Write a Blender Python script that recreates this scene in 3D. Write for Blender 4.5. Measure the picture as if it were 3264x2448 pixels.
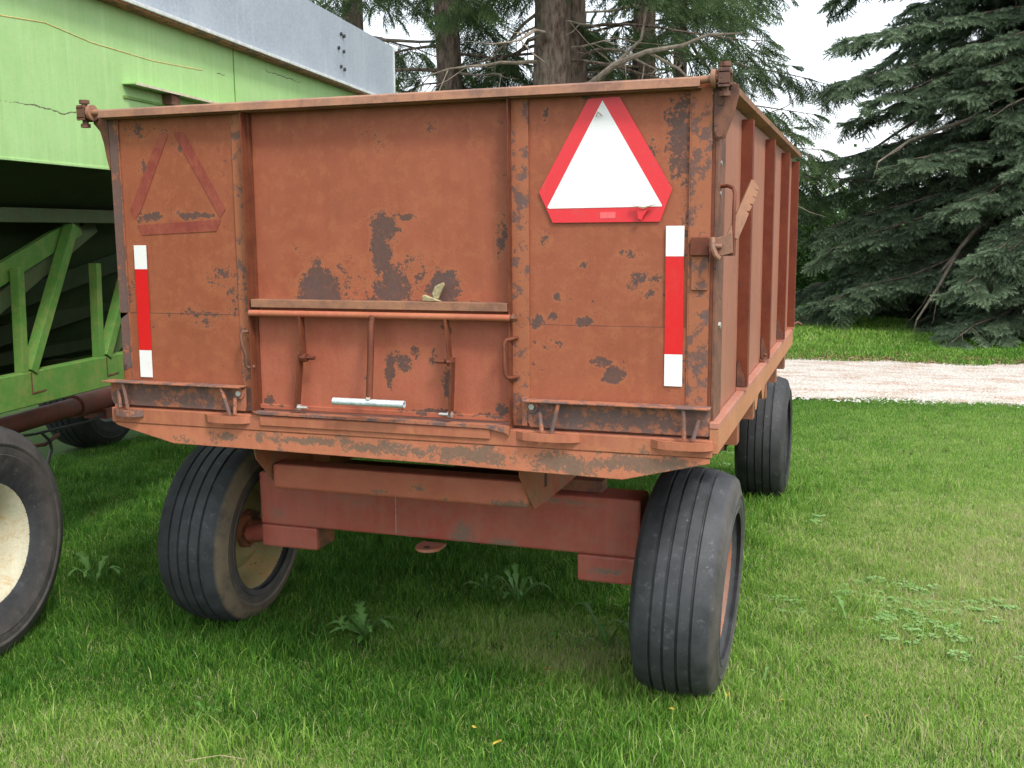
import bpy, bmesh, math, random
from mathutils import Vector, Matrix, Euler, noise

for o in list(bpy.data.objects): bpy.data.objects.remove(o)
S = bpy.context.scene
COL = S.collection
R = math.radians
random.seed(11)

# ------------------------------------------------------------------ camera, sky, sun, exposure
cam = bpy.data.cameras.new('camera'); cam.sensor_width = 36.0; cam.lens = 36.434
cam.clip_start = 0.05; cam.clip_end = 2000
co = bpy.data.objects.new('camera', cam); COL.objects.link(co); S.camera = co
_r = [[0.9459866342, 0.3240967276, -0.0084023237], [0.0393946640, -0.1406341137, -0.9892775680], [-0.3218032758, 0.9355123501, -0.1458056736]]
_m = Matrix(((_r[0][0], -_r[1][0], -_r[2][0]), (_r[0][1], -_r[1][1], -_r[2][1]), (_r[0][2], -_r[1][2], -_r[2][2]))).to_4x4()
_m.translation = Vector((2.44683, -2.95735, 1.64452)); co.matrix_world = _m

SUN_ELEV, SUN_ROT = R(52), R(128)      # azimuth clockwise from +Y
w = bpy.data.worlds.new('World'); S.world = w; w.use_nodes = True
nt = w.node_tree; nt.nodes.clear()
sky = nt.nodes.new('ShaderNodeTexSky'); sky.sky_type = 'NISHITA'; sky.sun_disc = False
sky.sun_elevation = SUN_ELEV; sky.sun_rotation = SUN_ROT; sky.air_density = 1.0; sky.dust_density = 4.0
b1 = nt.nodes.new('ShaderNodeBackground'); b1.inputs['Strength'].default_value = 0.05
b2 = nt.nodes.new('ShaderNodeBackground'); b2.inputs['Color'].default_value = (0.93, 0.97, 1.0, 1); b2.inputs['Strength'].default_value = 0.74
ad = nt.nodes.new('ShaderNodeAddShader'); wo = nt.nodes.new('ShaderNodeOutputWorld')
nt.links.new(sky.outputs[0], b1.inputs[0]); nt.links.new(b1.outputs[0], ad.inputs[0]); nt.links.new(b2.outputs[0], ad.inputs[1]); nt.links.new(ad.outputs[0], wo.inputs[0])
sl = bpy.data.lights.new('sun', 'SUN'); sl.energy = 1.5; sl.angle = R(11); sl.color = (1.0, 0.96, 0.9)
so = bpy.data.objects.new('sun', sl); COL.objects.link(so)
sd = Vector((math.sin(SUN_ROT)*math.cos(SUN_ELEV), math.cos(SUN_ROT)*math.cos(SUN_ELEV), math.sin(SUN_ELEV)))
so.rotation_euler = sd.to_track_quat('Z', 'Y').to_euler(); so.location = (0, 0, 20)
S.view_settings.view_transform = 'Standard'; S.view_settings.look = 'None'
S.view_settings.exposure = 0.95; S.view_settings.gamma = 1.0; S.view_settings.use_curve_mapping = False
S.render.engine = 'CYCLES'; S.render.resolution_x = 1024; S.render.resolution_y = 768

# ------------------------------------------------------------------ material helpers
class NB:
    def __init__(s, name):
        s.m = bpy.data.materials.new(name); s.m.use_nodes = True; s.nt = s.m.node_tree; s.nt.nodes.clear()
        s.out = s.nt.nodes.new('ShaderNodeOutputMaterial'); s.bs = s.nt.nodes.new('ShaderNodeBsdfPrincipled')
        s.nt.links.new(s.bs.outputs[0], s.out.inputs[0])
    def n(s, t, **k):
        x = s.nt.nodes.new(t)
        for a, b in k.items(): setattr(x, a, b)
        return x
    def l(s, a, b): s.nt.links.new(a, b)
    def setin(s, sock, v):
        if isinstance(v, bpy.types.NodeSocket): s.l(v, sock)
        else: sock.default_value = v
    def math(s, op, a, b=0.0, c=None, clamp=False):
        x = s.n('ShaderNodeMath', operation=op, use_clamp=clamp); s.setin(x.inputs[0], a); s.setin(x.inputs[1], b)
        if c is not None: s.setin(x.inputs[2], c)
        return x.outputs[0]
    def vmath(s, op, a, b=(0, 0, 0)):
        x = s.n('ShaderNodeVectorMath', operation=op); s.setin(x.inputs[0], a); s.setin(x.inputs[1], b); return x
    def coord(s, kind='Object'): return s.n('ShaderNodeTexCoord').outputs[kind]
    def pos(s): return s.n('ShaderNodeNewGeometry').outputs['Position']
    def noise(s, vec, scale, detail=4, rough=0.55, stretch=None):
        if stretch: vec = s.vmath('MULTIPLY', vec, stretch).outputs[0]
        x = s.n('ShaderNodeTexNoise'); s.l(vec, x.inputs['Vector']); x.inputs['Scale'].default_value = scale
        x.inputs['Detail'].default_value = detail; x.inputs['Roughness'].default_value = rough
        return x.outputs[0]
    def ramp(s, fac, a, b, smooth=True):
        x = s.n('ShaderNodeMapRange'); x.interpolation_type = 'SMOOTHSTEP' if smooth else 'LINEAR'
        s.setin(x.inputs[0], fac); x.inputs[1].default_value = a; x.inputs[2].default_value = b; return x.outputs[0]
    def mix(s, f, a, b, mode='MIX'):
        x = s.n('ShaderNodeMix', data_type='RGBA', blend_type=mode)
        s.setin(x.inputs[0], f)
        for i, v in ((6, a), (7, b)):
            s.setin(x.inputs[i], v if isinstance(v, bpy.types.NodeSocket) else (*v[:3], 1))
        return x.outputs[2]
    def bump(s, h, strength=0.3, dist=0.002):
        x = s.n('ShaderNodeBump'); x.inputs['Strength'].default_value = strength; x.inputs['Distance'].default_value = dist
        s.l(h, x.inputs['Height']); s.l(x.outputs[0], s.bs.inputs['Normal'])
    def fin(s, col, rough=0.6, metal=0.0, spec=None):
        s.setin(s.bs.inputs['Base Color'], col if isinstance(col, bpy.types.NodeSocket) else (*col[:3], 1))
        s.setin(s.bs.inputs['Roughness'], rough); s.setin(s.bs.inputs['Metallic'], metal)
        if spec is not None: s.bs.inputs['Specular IOR Level'].default_value = spec
        return s.m

RUST = (0.080, 0.050, 0.044)
def paint(name, c1, c2, bleed=(0.37, 0.125, 0.055), rust=RUST, amount=-.03, blobs=(), plane='XZ', streak=0.35, flecks=0.5, halo=0.25, rough=0.62, bleedamt=1.0, mottle=1.0, wscale=5.5, chip=30.0, lines=()):
    b = NB(name); P = b.coord()
    big = b.noise(P, 2.3, 5, 0.6); mid = b.noise(P, 11, 5, 0.6); fine = b.noise(P, 70, 4, 0.65); stk = b.noise(P, 1.0, 4, 0.6, (26, 26, 1.6))
    f = b.ramp(b.math('ADD', b.math('MULTIPLY', big, 0.55), b.math('MULTIPLY', mid, 0.45)), 0.38, 0.62)
    col = b.mix(f, c1, c2)
    col = b.mix(b.math('MULTIPLY', b.ramp(stk, 0.45, 0.75), streak), col, tuple(min(1, x*1.28) for x in c2))
    col = b.mix(b.math('MULTIPLY', b.ramp(fine, 0.5, 0.8), 0.35), col, tuple(x*0.72 for x in c1))
    drip = b.noise(P, 1.0, 5, 0.65, (40, 40, 2.2)); col = b.mix(b.math('MULTIPLY', b.ramp(drip, .52, .70), 0.30*min(1, streak*2)), col, tuple(x*.62 for x in c1))
    mot = b.noise(P, 21, 7, 0.72)
    col = b.mix(b.math('MULTIPLY', b.ramp(mot, .48, .64), 0.60*mottle), col, bleed)
    col = b.mix(b.math('MULTIPLY', b.ramp(b.noise(P, 4.2, 6, 0.66), .52, .70), 0.55*mottle), col, tuple(x*y for x, y in zip(c1, (.80, .95, .95))))
    grit = b.noise(P, 230, 3, .7)
    col = b.mix(b.math('MULTIPLY', b.ramp(grit, .35, .7), 0.34), col, tuple(x*.55 for x in c1))
    # rust score: scattered noise + placed patches
    wear = b.noise(P, wscale, 8, 0.76); score = b.math('ADD', b.math('SUBTRACT', wear, 0.5), amount - 0.16)
    if blobs:
        sep = b.vmath('MULTIPLY', P, (1, 0, 1) if plane == 'XZ' else (0, 1, 1)).outputs[0]
        warp = b.n('ShaderNodeTexNoise'); b.l(P, warp.inputs['Vector']); warp.inputs['Scale'].default_value = 14; warp.inputs['Detail'].default_value = 5
        wv = b.vmath('MULTIPLY', b.vmath('SUBTRACT', warp.outputs[1], (0.5, 0.5, 0.5)).outputs[0], (0.05, 0, 0.05) if plane == 'XZ' else (0, 0.05, 0.05)).outputs[0]
        sep = b.vmath('ADD', sep, wv).outputs[0]
        acc = None
        for (cx, cz, rx, rz, st) in blobs:
            c = (cx, 0, cz) if plane == 'XZ' else (0, cx, cz)
            k = (1/rx, 0, 1/rz) if plane == 'XZ' else (0, 1/rx, 1/rz)
            d = b.vmath('LENGTH', b.vmath('MULTIPLY', b.vmath('SUBTRACT', sep, c).outputs[0], k).outputs[0]).outputs['Value']
            v = b.math('MULTIPLY', b.math('SUBTRACT', 1.15, d, clamp=True), st)
            acc = v if acc is None else b.math('MAXIMUM', acc, v)
        n2 = b.math('MULTIPLY', b.math('SUBTRACT', b.math('ADD', b.math('MULTIPLY', b.noise(P, chip, 6, 0.78), .6), b.math('MULTIPLY', b.noise(P, chip*3.2, 6, 0.8), .4)), 0.5), 2.5)
        bl = b.math('MULTIPLY', b.math('ADD', b.math('MULTIPLY', acc, 0.55), b.math('MULTIPLY', n2, b.ramp(acc, 0.0, 0.25))), 1.0)
        bl = b.math('SUBTRACT', bl, 0.22)
        score = b.math('MAXIMUM', score, b.math('MULTIPLY', bl, 0.6))
    fl = b.math('MULTIPLY', b.math('SUBTRACT', b.math('ADD', b.noise(P, 46, 5, 0.7), b.math('MULTIPLY', b.math('SUBTRACT', b.noise(P, 6, 4, .6), .5), .55)), 0.748 - 0.06*flecks), 2.0)
    score2 = b.math('MAXIMUM', score, fl)
    col = b.mix(b.math('MULTIPLY', b.ramp(score, -halo, 0.0), 0.7*bleedamt), col, bleed)
    rc = b.mix(b.noise(P, 90, 4, 0.7), tuple(x*0.7 for x in rust), tuple(x*1.5 for x in rust)); rc = b.mix(b.math('MULTIPLY', b.ramp(b.noise(P, 7, 4, .6), .48, .68), .55), rc, (rust[0]*.85, rust[1]*1.25, rust[2]*1.5))
    rm = b.math('MULTIPLY', b.ramp(score2, -0.015, 0.045), b.math('ADD', .72, b.math('MULTIPLY', b.noise(P, 60, 4, .75), .5), clamp=True))
    col = b.mix(b.math('MULTIPLY', rm, 0.93), col, rc)
    if lines:
        for (ax, v, wd, lo, hi, oax) in lines:
            pass
    b.bump(b.math('ADD', b.math('MULTIPLY', rm, -0.6), b.math('ADD', b.math('MULTIPLY', fine, 0.25), b.math('MULTIPLY', mid, 0.8))), 0.35, 0.0025)
    return b.fin(col, b.math('ADD', rough, b.math('MULTIPLY', rm, 0.2)), spec=0.35)

P1, P2 = (0.232, 0.054, 0.027), (0.295, 0.084, 0.046)
M = {}
M['panel_left'] = paint('faded_red_left', P1, P2, blobs=[(.50, 1.93, .03, .20, .8), (.12, 1.99, .09, .04, .45), (.10, 1.72, .028, .04, .9), (.15, 1.70, .06, .02, .9), (.32, 1.705, .10, .015, 1.0), (.13, 1.87, .012, .03, .9), (.21, 1.98, .03, .015, .5), (.30, 1.375, .17, .02, .55), (.42, 1.50, .10, .06, .42), (.35, 1.34, .08, .03, .4), (.46, 1.44, .05, .10, .4), (.28, 1.93, .012, .04, .7), (.05, 1.45, .03, .06, .45)], flecks=0.9, amount=-.06)
M['panel_middle'] = paint('faded_red_middle', (0.252, 0.056, 0.031), (0.315, 0.086, 0.050), blobs=[(.77, 1.455, .105, .10, 1.25), (.76, 1.50, .05, .08, 1.0), (1.01, 1.66, .06, .055, 1.2), (.995, 1.58, .045, .09, 1.15), (1.03, 1.48, .075, .10, 1.05), (1.21, 1.47, .062, .065, 1.3), (1.07, 1.69, .06, .014, .9), (.98, 1.95, .014, .04, .45), (1.17, 1.96, .03, .035, .6), (1.00, 1.92, .03, .04, .45), (.99, 1.42, .50, .022, .7), (1.40, 1.64, .022, .09, .7), (.87, 1.50, .12, .10, .35), (1.12, 1.50, .10, .12, .38), (.70, 1.60, .05, .03, .25)], flecks=0.6, amount=-.10)
M['panel_right'] = paint('faded_red_right', P1, P2, blobs=[(1.93, 1.9, .05, .17, .85), (1.955, 1.65, .03, .2, .45), (1.745, 1.225, .038, .035, 1.5), (1.705, 1.26, .045, .02, .75), (1.51, 1.375, .028, .022, 1.1), (1.56, 1.39, .02, .02, 1.0), (1.655, 1.385, .03, .022, 1.2), (1.83, 1.50, .08, .05, .55), (1.85, 1.46, .07, .03, .5), (1.575, 1.45, .02, .02, .8), (1.54, 1.98, .012, .02, .9), (1.67, 2.02, .025, .02, .8), (1.80, 1.575, .05, .02, .5), (1.85, 1.87, .03, .04, .5), (1.53, 1.62, .03, .05, .35), (1.66, 1.55, .02, .015, .7), (1.97, 1.25, .03, .12, .5), (1.56, 1.31, .06, .03, .35)], flecks=1.0, amount=-.06)
M['gate'] = paint('gate_red', (0.335, 0.078, 0.047), (0.400, 0.118, 0.074), blobs=[(1.02, 1.21, .022, .075, 1.2), (1.06, 1.24, .05, .05, .7), (1.10, 1.27, .03, .03, .55), (1.17, 1.255, .03, .04, .55), (1.22, 1.17, .022, .08, .95), (1.215, 1.35, .02, .03, .6), (.94, 1.175, .014, .02, 1.0), (1.15, 1.085, .14, .012, .75), (1.35, 1.085, .10, .014, .75), (.60, 1.085, .05, .012, .6), (.575, 1.1, .025, .02, .9), (1.40, 1.10, .025, .03, .9)], flecks=0.3, amount=-.08, halo=.2)
M['sill'] = paint('sill_red', (0.30, 0.080, 0.050), (0.39, 0.138, 0.090), wscale=11, blobs=[(1.0, .985, .5, .014, .5), (1.85, 1.01, .04, .03, .6), (1.55, .97, .3, .02, .5), (1.85, .96, .22, .035, .8), (.2, .96, .25, .02, .4)], streak=.6, amount=-.03, bleed=(.46, .18, .08), rust=(.14, .09, .065))
M['gusset'] = paint('gusset_red', (0.36, 0.105, 0.060), (0.45, 0.170, 0.105), wscale=11, blobs=[(.75, .975, .3, .018, .85), (1.0, .96, .25, .03, .75), (.42, .965, .05, .02, 1.0), (.27, .955, .08, .02, .5), (1.30, .96, .22, .035, .9), (1.6, .955, .15, .04, .95), (1.85, .965, .2, .035, 1.05), (.55, .97, .025, .03, .8)], amount=.09, rust=(.15, .10, .072), bleed=(.50, .18, .09), chip=34)
M['rusty'] = paint('rusty_angle', (0.26, 0.090, 0.056), (0.32, 0.13, 0.08), wscale=15, blobs=[(1.75, 1.09, .35, .05, .8), (.1, 1.10, .2, .05, .75)], amount=.17, rust=(.125, .082, .075), bleed=(.40, .15, .08))
M['edge_rust'] = paint('rusty_edge', (0.25, 0.082, 0.046), (0.32, 0.12, 0.067), amount=.15, wscale=17, rust=(.115, .07, .062))
M['strip_rust'] = paint('strip_rust', (0.24, 0.085, 0.05), (0.33, 0.14, 0.085), amount=.27, wscale=14, rust=(.115, .072, .066))
M['dark_rust'] = paint('dark_rust', (0.085, 0.042, 0.033), (0.13, 0.062, 0.044), amount=.04, wscale=14, rust=(.055, .035, .032), bleed=(.22, .09, .05), streak=.15)
M['rail'] = paint('rail_brown', (0.19, 0.092, 0.064), (0.27, 0.145, 0.10), amount=.04, rust=(.13, .085, .07), bleed=(.36, .17, .09), streak=.1)
M['rib'] = paint('rib_red', (0.105, 0.026, 0.013), (0.15, 0.040, 0.020), amount=.02, rust=(.08, .045, .035), bleed=(.18, .055, .024))  # deep red, darkened so the colour carries the shade on the rib sides
M['pipe'] = paint('pipe_red', (0.40, 0.11, 0.06), (0.50, 0.19, 0.11), amount=-.02)
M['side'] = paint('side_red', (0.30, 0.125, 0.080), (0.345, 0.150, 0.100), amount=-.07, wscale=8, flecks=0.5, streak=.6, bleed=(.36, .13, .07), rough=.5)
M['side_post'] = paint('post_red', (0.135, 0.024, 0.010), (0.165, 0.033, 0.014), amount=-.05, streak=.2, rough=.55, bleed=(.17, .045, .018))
M['ledge'] = paint('ledge_pink', (0.40, 0.18, 0.13), (0.46, 0.22, 0.165), amount=-.05, rust=(.2, .12, .09))
M['skirt'] = paint('side_sill_tan', (0.42, 0.19, 0.095), (0.47, 0.22, 0.12), amount=-.05, rust=(.2, .12, .09))
M['axle'] = paint('axle_red', (0.42, 0.060, 0.042), (0.50, 0.120, 0.092), bleed=(.36, .14, .10), blobs=[(1.02, .50, .06, .06, .8), (1.18, .48, .07, .03, .7), (1.58, .41, .10, .02, .8), (.55, .60, .10, .05, .3), (1.30, .66, .3, .015, .7)], amount=.0, wscale=9, rust=(.20, .13, .10), flecks=.9, streak=.45, rough=.5)
M['bumper'] = paint('bumper_red', (0.34, 0.078, 0.052), (0.42, 0.14, 0.098), blobs=[(1.38, .77, .08, .02, 1.0), (1.05, .80, .05, .02, .6), (.9, .77, .05, .015, .6), (1.15, .77, .02, .02, .6)], amount=-.02, rust=(.15, .09, .065), streak=.1)
M['rail_dark'] = paint('frame_rail_red', (0.33, 0.055, 0.030), (0.38, 0.10, 0.06), amount=.10, wscale=13, rust=(.20, .13, .08), bleed=(.32, .14, .07), flecks=.4)
M['under'] = paint('underside_brown', (0.12, 0.06, 0.045), (0.17, 0.09, 0.065), amount=.05)

GR1, GR2 = (0.315, 0.545, 0.205), (0.355, 0.585, 0.245)
M['green'] = paint('faded_green', GR1, GR2, bleed=(.62, .60, .30), rust=(.07, .05, .035), plane='YZ', amount=-.22, flecks=-3, streak=.38, rough=.36,
    blobs=[(.65, 2.165, .34, .0035, 1.6), (3.0, 2.63, .35, .004, 1.2), (2.16, 2.53, .05, .003, 1.6), (-.05, 2.60, .12, .0035, 1.6), (.03, 2.47, .10, .0035, 1.4)], chip=60, bleedamt=0.15, mottle=.22)
M['green_dark'] = paint('frame_green', (0.10, 0.25, 0.045), (0.135, 0.30, 0.068), bleed=(.25, .28, .08), rust=(.10, .07, .04), amount=-.06, flecks=.3, streak=.2, rough=.5)
M['hopper_dark'] = paint('hopper_shaded_green', (0.018, 0.040, 0.010), (0.028, 0.055, 0.015), bleed=(.04, .045, .02), rust=(.03, .025, .02), amount=-.03, flecks=0, rough=.7)  # hopper green taken near black; the underside's shade is in the colour
M['green_hopper'] = paint('hopper_green', (0.085, 0.13, 0.055), (0.11, 0.16, 0.07), bleed=(.10, .10, .04), rust=(.06, .05, .035), amount=-.03, flecks=0, rough=.6)

def simple(name, c, rough=.6, metal=0., var=.25, scale=20, bump=.1, spec=None, coordk='Object'):
    b = NB(name); P = b.coord(coordk); n1 = b.noise(P, scale, 5, .65)
    col = b.mix(b.ramp(n1, .3, .7), tuple(x*(1-var) for x in c), tuple(min(1, x*(1+var)) for x in c))
    if bump: b.bump(n1, bump, .003)
    return b.fin(col, rough, metal, spec)

def galv():
    b = NB('galvanised_steel'); P = b.coord()
    v = b.n('ShaderNodeTexVoronoi'); b.l(P, v.inputs['Vector']); v.inputs['Scale'].default_value = 85
    sp = b.math('MULTIPLY', b.noise(v.outputs['Color'], 3, 1), 1.0)
    n1 = b.noise(P, 3, 5, .6); st = b.noise(P, 1, 4, .6, (20, 30, 1.5))
    col = b.mix(b.ramp(sp, .3, .7), (.36, .41, .47), (.44, .49, .55))
    col = b.mix(b.math('MULTIPLY', b.ramp(n1, .4, .7), .35), col, (.54, .58, .63))
    col = b.mix(b.math('MULTIPLY', b.ramp(st, .55, .75), .4), col, (.60, .63, .68))
    b.bump(n1, .15, .01)
    return b.fin(col, .5, .45)
M['galv'] = galv()
M['lip'] = simple('galv_lip', (.62, .64, .63), .5, .3, .15)
M['silver'] = simple('silver_pipe', (.60, .66, .68), .45, .35, .2, 60, .2)
M['bolt'] = simple('bright_bolt', (.55, .55, .52), .4, .6, .2)
def film(name, c, grime=.12):
    b = NB(name); P = b.coord(); v = b.n('ShaderNodeTexVoronoi'); v.feature = 'DISTANCE_TO_EDGE'; b.l(P, v.inputs['Vector']); v.inputs['Scale'].default_value = 260
    cell = b.ramp(v.outputs['Distance'], .02, .10); n1 = b.noise(P, 18, 6, .7); n2 = b.noise(P, 1, 5, .7, (40, 40, 5))
    col = b.mix(cell, tuple(x*.86 for x in c), c); col = b.mix(b.math('MULTIPLY', b.ramp(b.math('MULTIPLY', n1, n2), .27, .42), grime), col, (.30, .20, .14))
    sc = b.math('MULTIPLY', b.ramp(b.noise(P, 34, 6, .75), .70, .74), grime*3, clamp=True); col = b.mix(sc, col, (.26, .12, .08))
    b.bump(n1, .12, .002); return b.fin(col, .38)
M['red_tape'] = film('red_film', (.66, .010, .012)); M['white_tape'] = film('white_film', (.84, .84, .84), .10); M['red_border'] = film('red_fluorescent_border', (.72, .030, .040), .2)
M['pink_label'] = simple('pink_label', (.80, .12, .13), .5, 0, .12, 80, .05)
M['old_mark'] = paint('old_mark_red', (0.235, 0.045, 0.032), (0.28, 0.066, 0.047), bleed=(.34, .095, .05), amount=-.04, flecks=.3, streak=.5)
M['hose'] = simple('black_hose', (.03, .03, .03), .5)
M['twig'] = simple('dead_stalk', (.30, .22, .12), .8, 0, .4, 30, .3)
M['dry_leaf'] = simple('dry_husk', (.32, .27, .15), .8, 0, .35, 60, .3)
M['weld'] = simple('weld_bead', (.45, .40, .33), .6, 0, .3, 60)
M['orange_scratch'] = simple('orange_scratch', (.62, .42, .16), .6)
M['reachpole'] = paint('gear_tube', (0.15, 0.065, 0.05), (0.20, 0.095, 0.07), amount=0.02, bleed=(.25, .06, .04))

def tyre_mat(name, dust, c=(.036, .038, .043)):
    b = NB(name); P = b.coord()
    n1 = b.noise(P, 9, 6, .7); n2 = b.noise(P, 55, 4, .7); n3 = b.noise(P, 26, 5, .8)
    col = b.mix(b.ramp(n1, .3, .7), tuple(x*.75 for x in c), tuple(x*1.45 for x in c))
    col = b.mix(b.math('MULTIPLY', b.ramp(n3, .55, .70), .5), col, (.13, .135, .15))
    col = b.mix(b.math('MULTIPLY', b.ramp(n2, .64, .74), .45), col, (.22, .22, .22))
    at = b.n('ShaderNodeAttribute', attribute_name='dust'); dn = b.math('MULTIPLY', at.outputs['Fac'], b.ramp(n1, .2, .6))
    col = b.mix(b.math('MULTIPLY', dn, dust, clamp=True), col, (.19, .145, .10))
    b.bump(b.math('ADD', n2, n1), .25, .002)
    return b.fin(col, b.math('ADD', .52, b.math('MULTIPLY', n1, .2)), spec=.4)
M['tyre'] = tyre_mat('weathered_rubber', .22)
M['tyre_dusty'] = tyre_mat('weathered_rubber_dusty', 1.3)
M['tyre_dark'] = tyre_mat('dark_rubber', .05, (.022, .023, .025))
M['rim_cream'] = paint('cream_rim', (0.26, 0.23, 0.105), (0.35, 0.31, 0.16), bleed=(.33, .19, .07), rust=(.14, .07, .035), amount=.03, flecks=1.2, streak=.1)
M['rim_white'] = paint('white_rim', (0.50, 0.47, 0.34), (0.60, 0.57, 0.44), bleed=(.45, .30, .12), rust=(.20, .10, .04), amount=-.10, flecks=.3, streak=.1)
M['rim_pink'] = paint('dusty_rim', (0.22, 0.115, 0.085), (0.28, 0.16, 0.12), amount=-.06, streak=.1)
M['hub'] = paint('hub_dark', (0.09, 0.045, 0.035), (0.13, 0.06, 0.045), amount=.05)

# ------------------------------------------------------------------ mesh helpers
class MB:
    def __init__(s): s.v = []; s.f = []
    def add(s, vs, fs):
        k = len(s.v); s.v += [tuple(v) for v in vs]; s.f += [tuple(i+k for i in f) for f in fs]; return s
    def box(s, x0, x1, y0, y1, z0, z1):
        v = [(x, y, z) for z in (z0, z1) for y in (y0, y1) for x in (x0, x1)]
        return s.add(v, [(0, 2, 3, 1), (4, 5, 7, 6), (0, 1, 5, 4), (2, 6, 7, 3), (0, 4, 6, 2), (1, 3, 7, 5)])
    def prism(s, pts, axis, a, b):
        """extrude the 2-D outline along axis; pts are the two other coordinates in order"""
        def mk(p, t): return {'X': (t, p[0], p[1]), 'Y': (p[0], t, p[1]), 'Z': (p[0], p[1], t)}[axis]
        n = len(pts); v = [mk(p, a) for p in pts]+[mk(p, b) for p in pts]
        f = [tuple(range(n))[::-1], tuple(range(n, 2*n))]+[(i, (i+1) % n, n+(i+1) % n, n+i) for i in range(n)]
        return s.add(v, f)
    def bar(s, p, q, w, h, up=(0, 0, 1)):
        p, q = Vector(p), Vector(q); d = (q-p).normalized(); sx = d.cross(Vector(up))
        sx = sx.normalized() if sx.length > 1e-5 else Vector((1, 0, 0)); uz = sx.cross(d).normalized()
        v = [c+sx*a*w/2+uz*b*h/2 for c in (p, q) for a, b in ((-1, -1), (1, -1), (1, 1), (-1, 1))]
        return s.add(v, [(0, 1, 2, 3)[::-1], (4, 5, 6, 7), (0, 1, 5, 4), (1, 2, 6, 5), (2, 3, 7, 6), (3, 0, 4, 7)])
    def tube(s, path, r, n=10, caps=True):
        path = [Vector(p) for p in path]; rs = r if isinstance(r, (list, tuple)) else [r]*len(path)
        prev = None; rings = []
        for i, p in enumerate(path):
            d = (path[min(i+1, len(path)-1)]-path[max(i-1, 0)]).normalized()
            if prev is None:
                a = Vector((0, 0, 1)) if abs(d.z) < .9 else Vector((1, 0, 0)); u = d.cross(a).normalized()
            else: u = (prev-d*prev.dot(d)).normalized()
            prev = u; v = d.cross(u)
            rings.append([p+(u*math.cos(2*math.pi*k/n)+v*math.sin(2*math.pi*k/n))*rs[i] for k in range(n)])
        vs = [x for rg in rings for x in rg]; fs = []
        for i in range(len(path)-1):
            for k in range(n): fs.append((i*n+k, i*n+(k+1) % n, (i+1)*n+(k+1) % n, (i+1)*n+k))
        if caps: fs += [tuple(range(n))[::-1], tuple(range((len(path)-1)*n, len(path)*n))]
        return s.add(vs, fs)
    def lathe(s, prof, n=64, axis='X', closed=True, wob=0):
        vs = []; m = len(prof)
        for k in range(n):
            a = 2*math.pi*k/n
            for (x, r) in prof:
                rr = r
                c, d = math.cos(a)*rr, math.sin(a)*rr
                vs.append({'X': (x, c, d), 'Y': (c, x, d), 'Z': (c, d, x)}[axis])
        fs = []
        for k in range(n):
            for i in range(m if closed else m-1):
                j = (i+1) % m; fs.append((k*m+i, k*m+j, ((k+1) % n)*m+j, ((k+1) % n)*m+i))
        return s.add(vs, fs)
    def build(s, name, mat, parent=None, bevel=0, smooth=False, loc=None):
        me = bpy.data.meshes.new(name)
        me.from_pydata(s.v, [], s.f); me.update()
        bm = bmesh.new(); bm.from_mesh(me); bmesh.ops.recalc_face_normals(bm, faces=bm.faces); bm.to_mesh(me); bm.free()
        me.materials.append(mat)
        if smooth:
            for p in me.polygons: p.use_smooth = True
            me.set_sharp_from_angle(angle=R(38))
        o = bpy.data.objects.new(name, me); COL.objects.link(o)
        if bevel:
            m = o.modifiers.new('bevel', 'BEVEL'); m.width = bevel; m.segments = 2; m.limit_method = 'ANGLE'
        if parent is not None: attach(o, parent, loc)
        elif loc is not None: o.location = loc
        return o

ROOTS = {}
def wmat(o):
    m = Matrix.LocRotScale(o.location, o.rotation_euler, o.scale)
    return wmat(o.parent) @ o.matrix_parent_inverse @ m if o.parent else m
def attach(o, parent, loc=None):
    """mesh data is in the frame of the top thing; the part keeps that frame (its own origin at loc when given)"""
    o.parent = parent
    if loc is not None: o.location = loc
def tag(o, label=None, cat=None, group=None, kind=None):
    if label: o['label'] = label
    if cat: o['category'] = cat
    if group: o['group'] = group
    if kind: o['kind'] = kind
    return o
def empty(name, loc=(0, 0, 0), rot=(0, 0, 0), parent=None):
    o = bpy.data.objects.new(name, None); COL.objects.link(o); o.location = loc; o.rotation_euler = rot; o.empty_display_size = .2
    if parent is not None: o.parent = parent
    return o

# ------------------------------------------------------------------ wheels
def tyre_mesh(Ro, wd, rimr, grooves=True, mat=None, seg=96, rowbits=True):
    hw = wd/2; prof = []
    tr = hw*0.80
    gx = [-tr*.56, -tr*.19, tr*.19, tr*.56] if grooves else []
    pts = [(-tr, Ro-.020)]
    for g in gx: pts += [(g-.0055, None), (g-.0030, 'g'), (g+.0030, 'g'), (g+.0055, None)]
    pts.append((tr, Ro-.020))
    for x, r in pts:
        crown = Ro-.020*(abs(x)/tr)**2.4
        prof.append((x, crown if r is None else (crown-.009 if r == 'g' else r)))
    right = [(tr+.012, Ro-.030), (hw-.008, Ro-.062), (hw-.001, Ro-.080), (hw+.002, Ro-.084), (hw+.001, Ro-.092), (hw-.002, Ro-.096), (hw, Ro-.105), (hw-.002, Ro-.125), (hw+.001, Ro-.129), (hw-.001, Ro-.136), (hw-.004, Ro-.15), (hw-.018, rimr+.045), (hw-.03, rimr+.012), (hw-.042, rimr-.004)]
    prof = [(-x, r) for x, r in right[::-1]]+prof+right+[(hw-.07, rimr-.012), (-hw+.07, rimr-.012)]
    b = MB(); b.lathe(prof, seg); return b
def set_dust(o, Ro, wd, rimr):
    at = o.data.attributes.new('dust', 'FLOAT', 'POINT')
    for i, v in enumerate(o.data.vertices):
        x = v.co.x; r = math.hypot(v.co.y, v.co.z)
        at.data[i].value = max(0, min(1, (x/(wd/2)-.80)/.1))*max(0.15, min(1, (r-rimr-.03)/.08))
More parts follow.
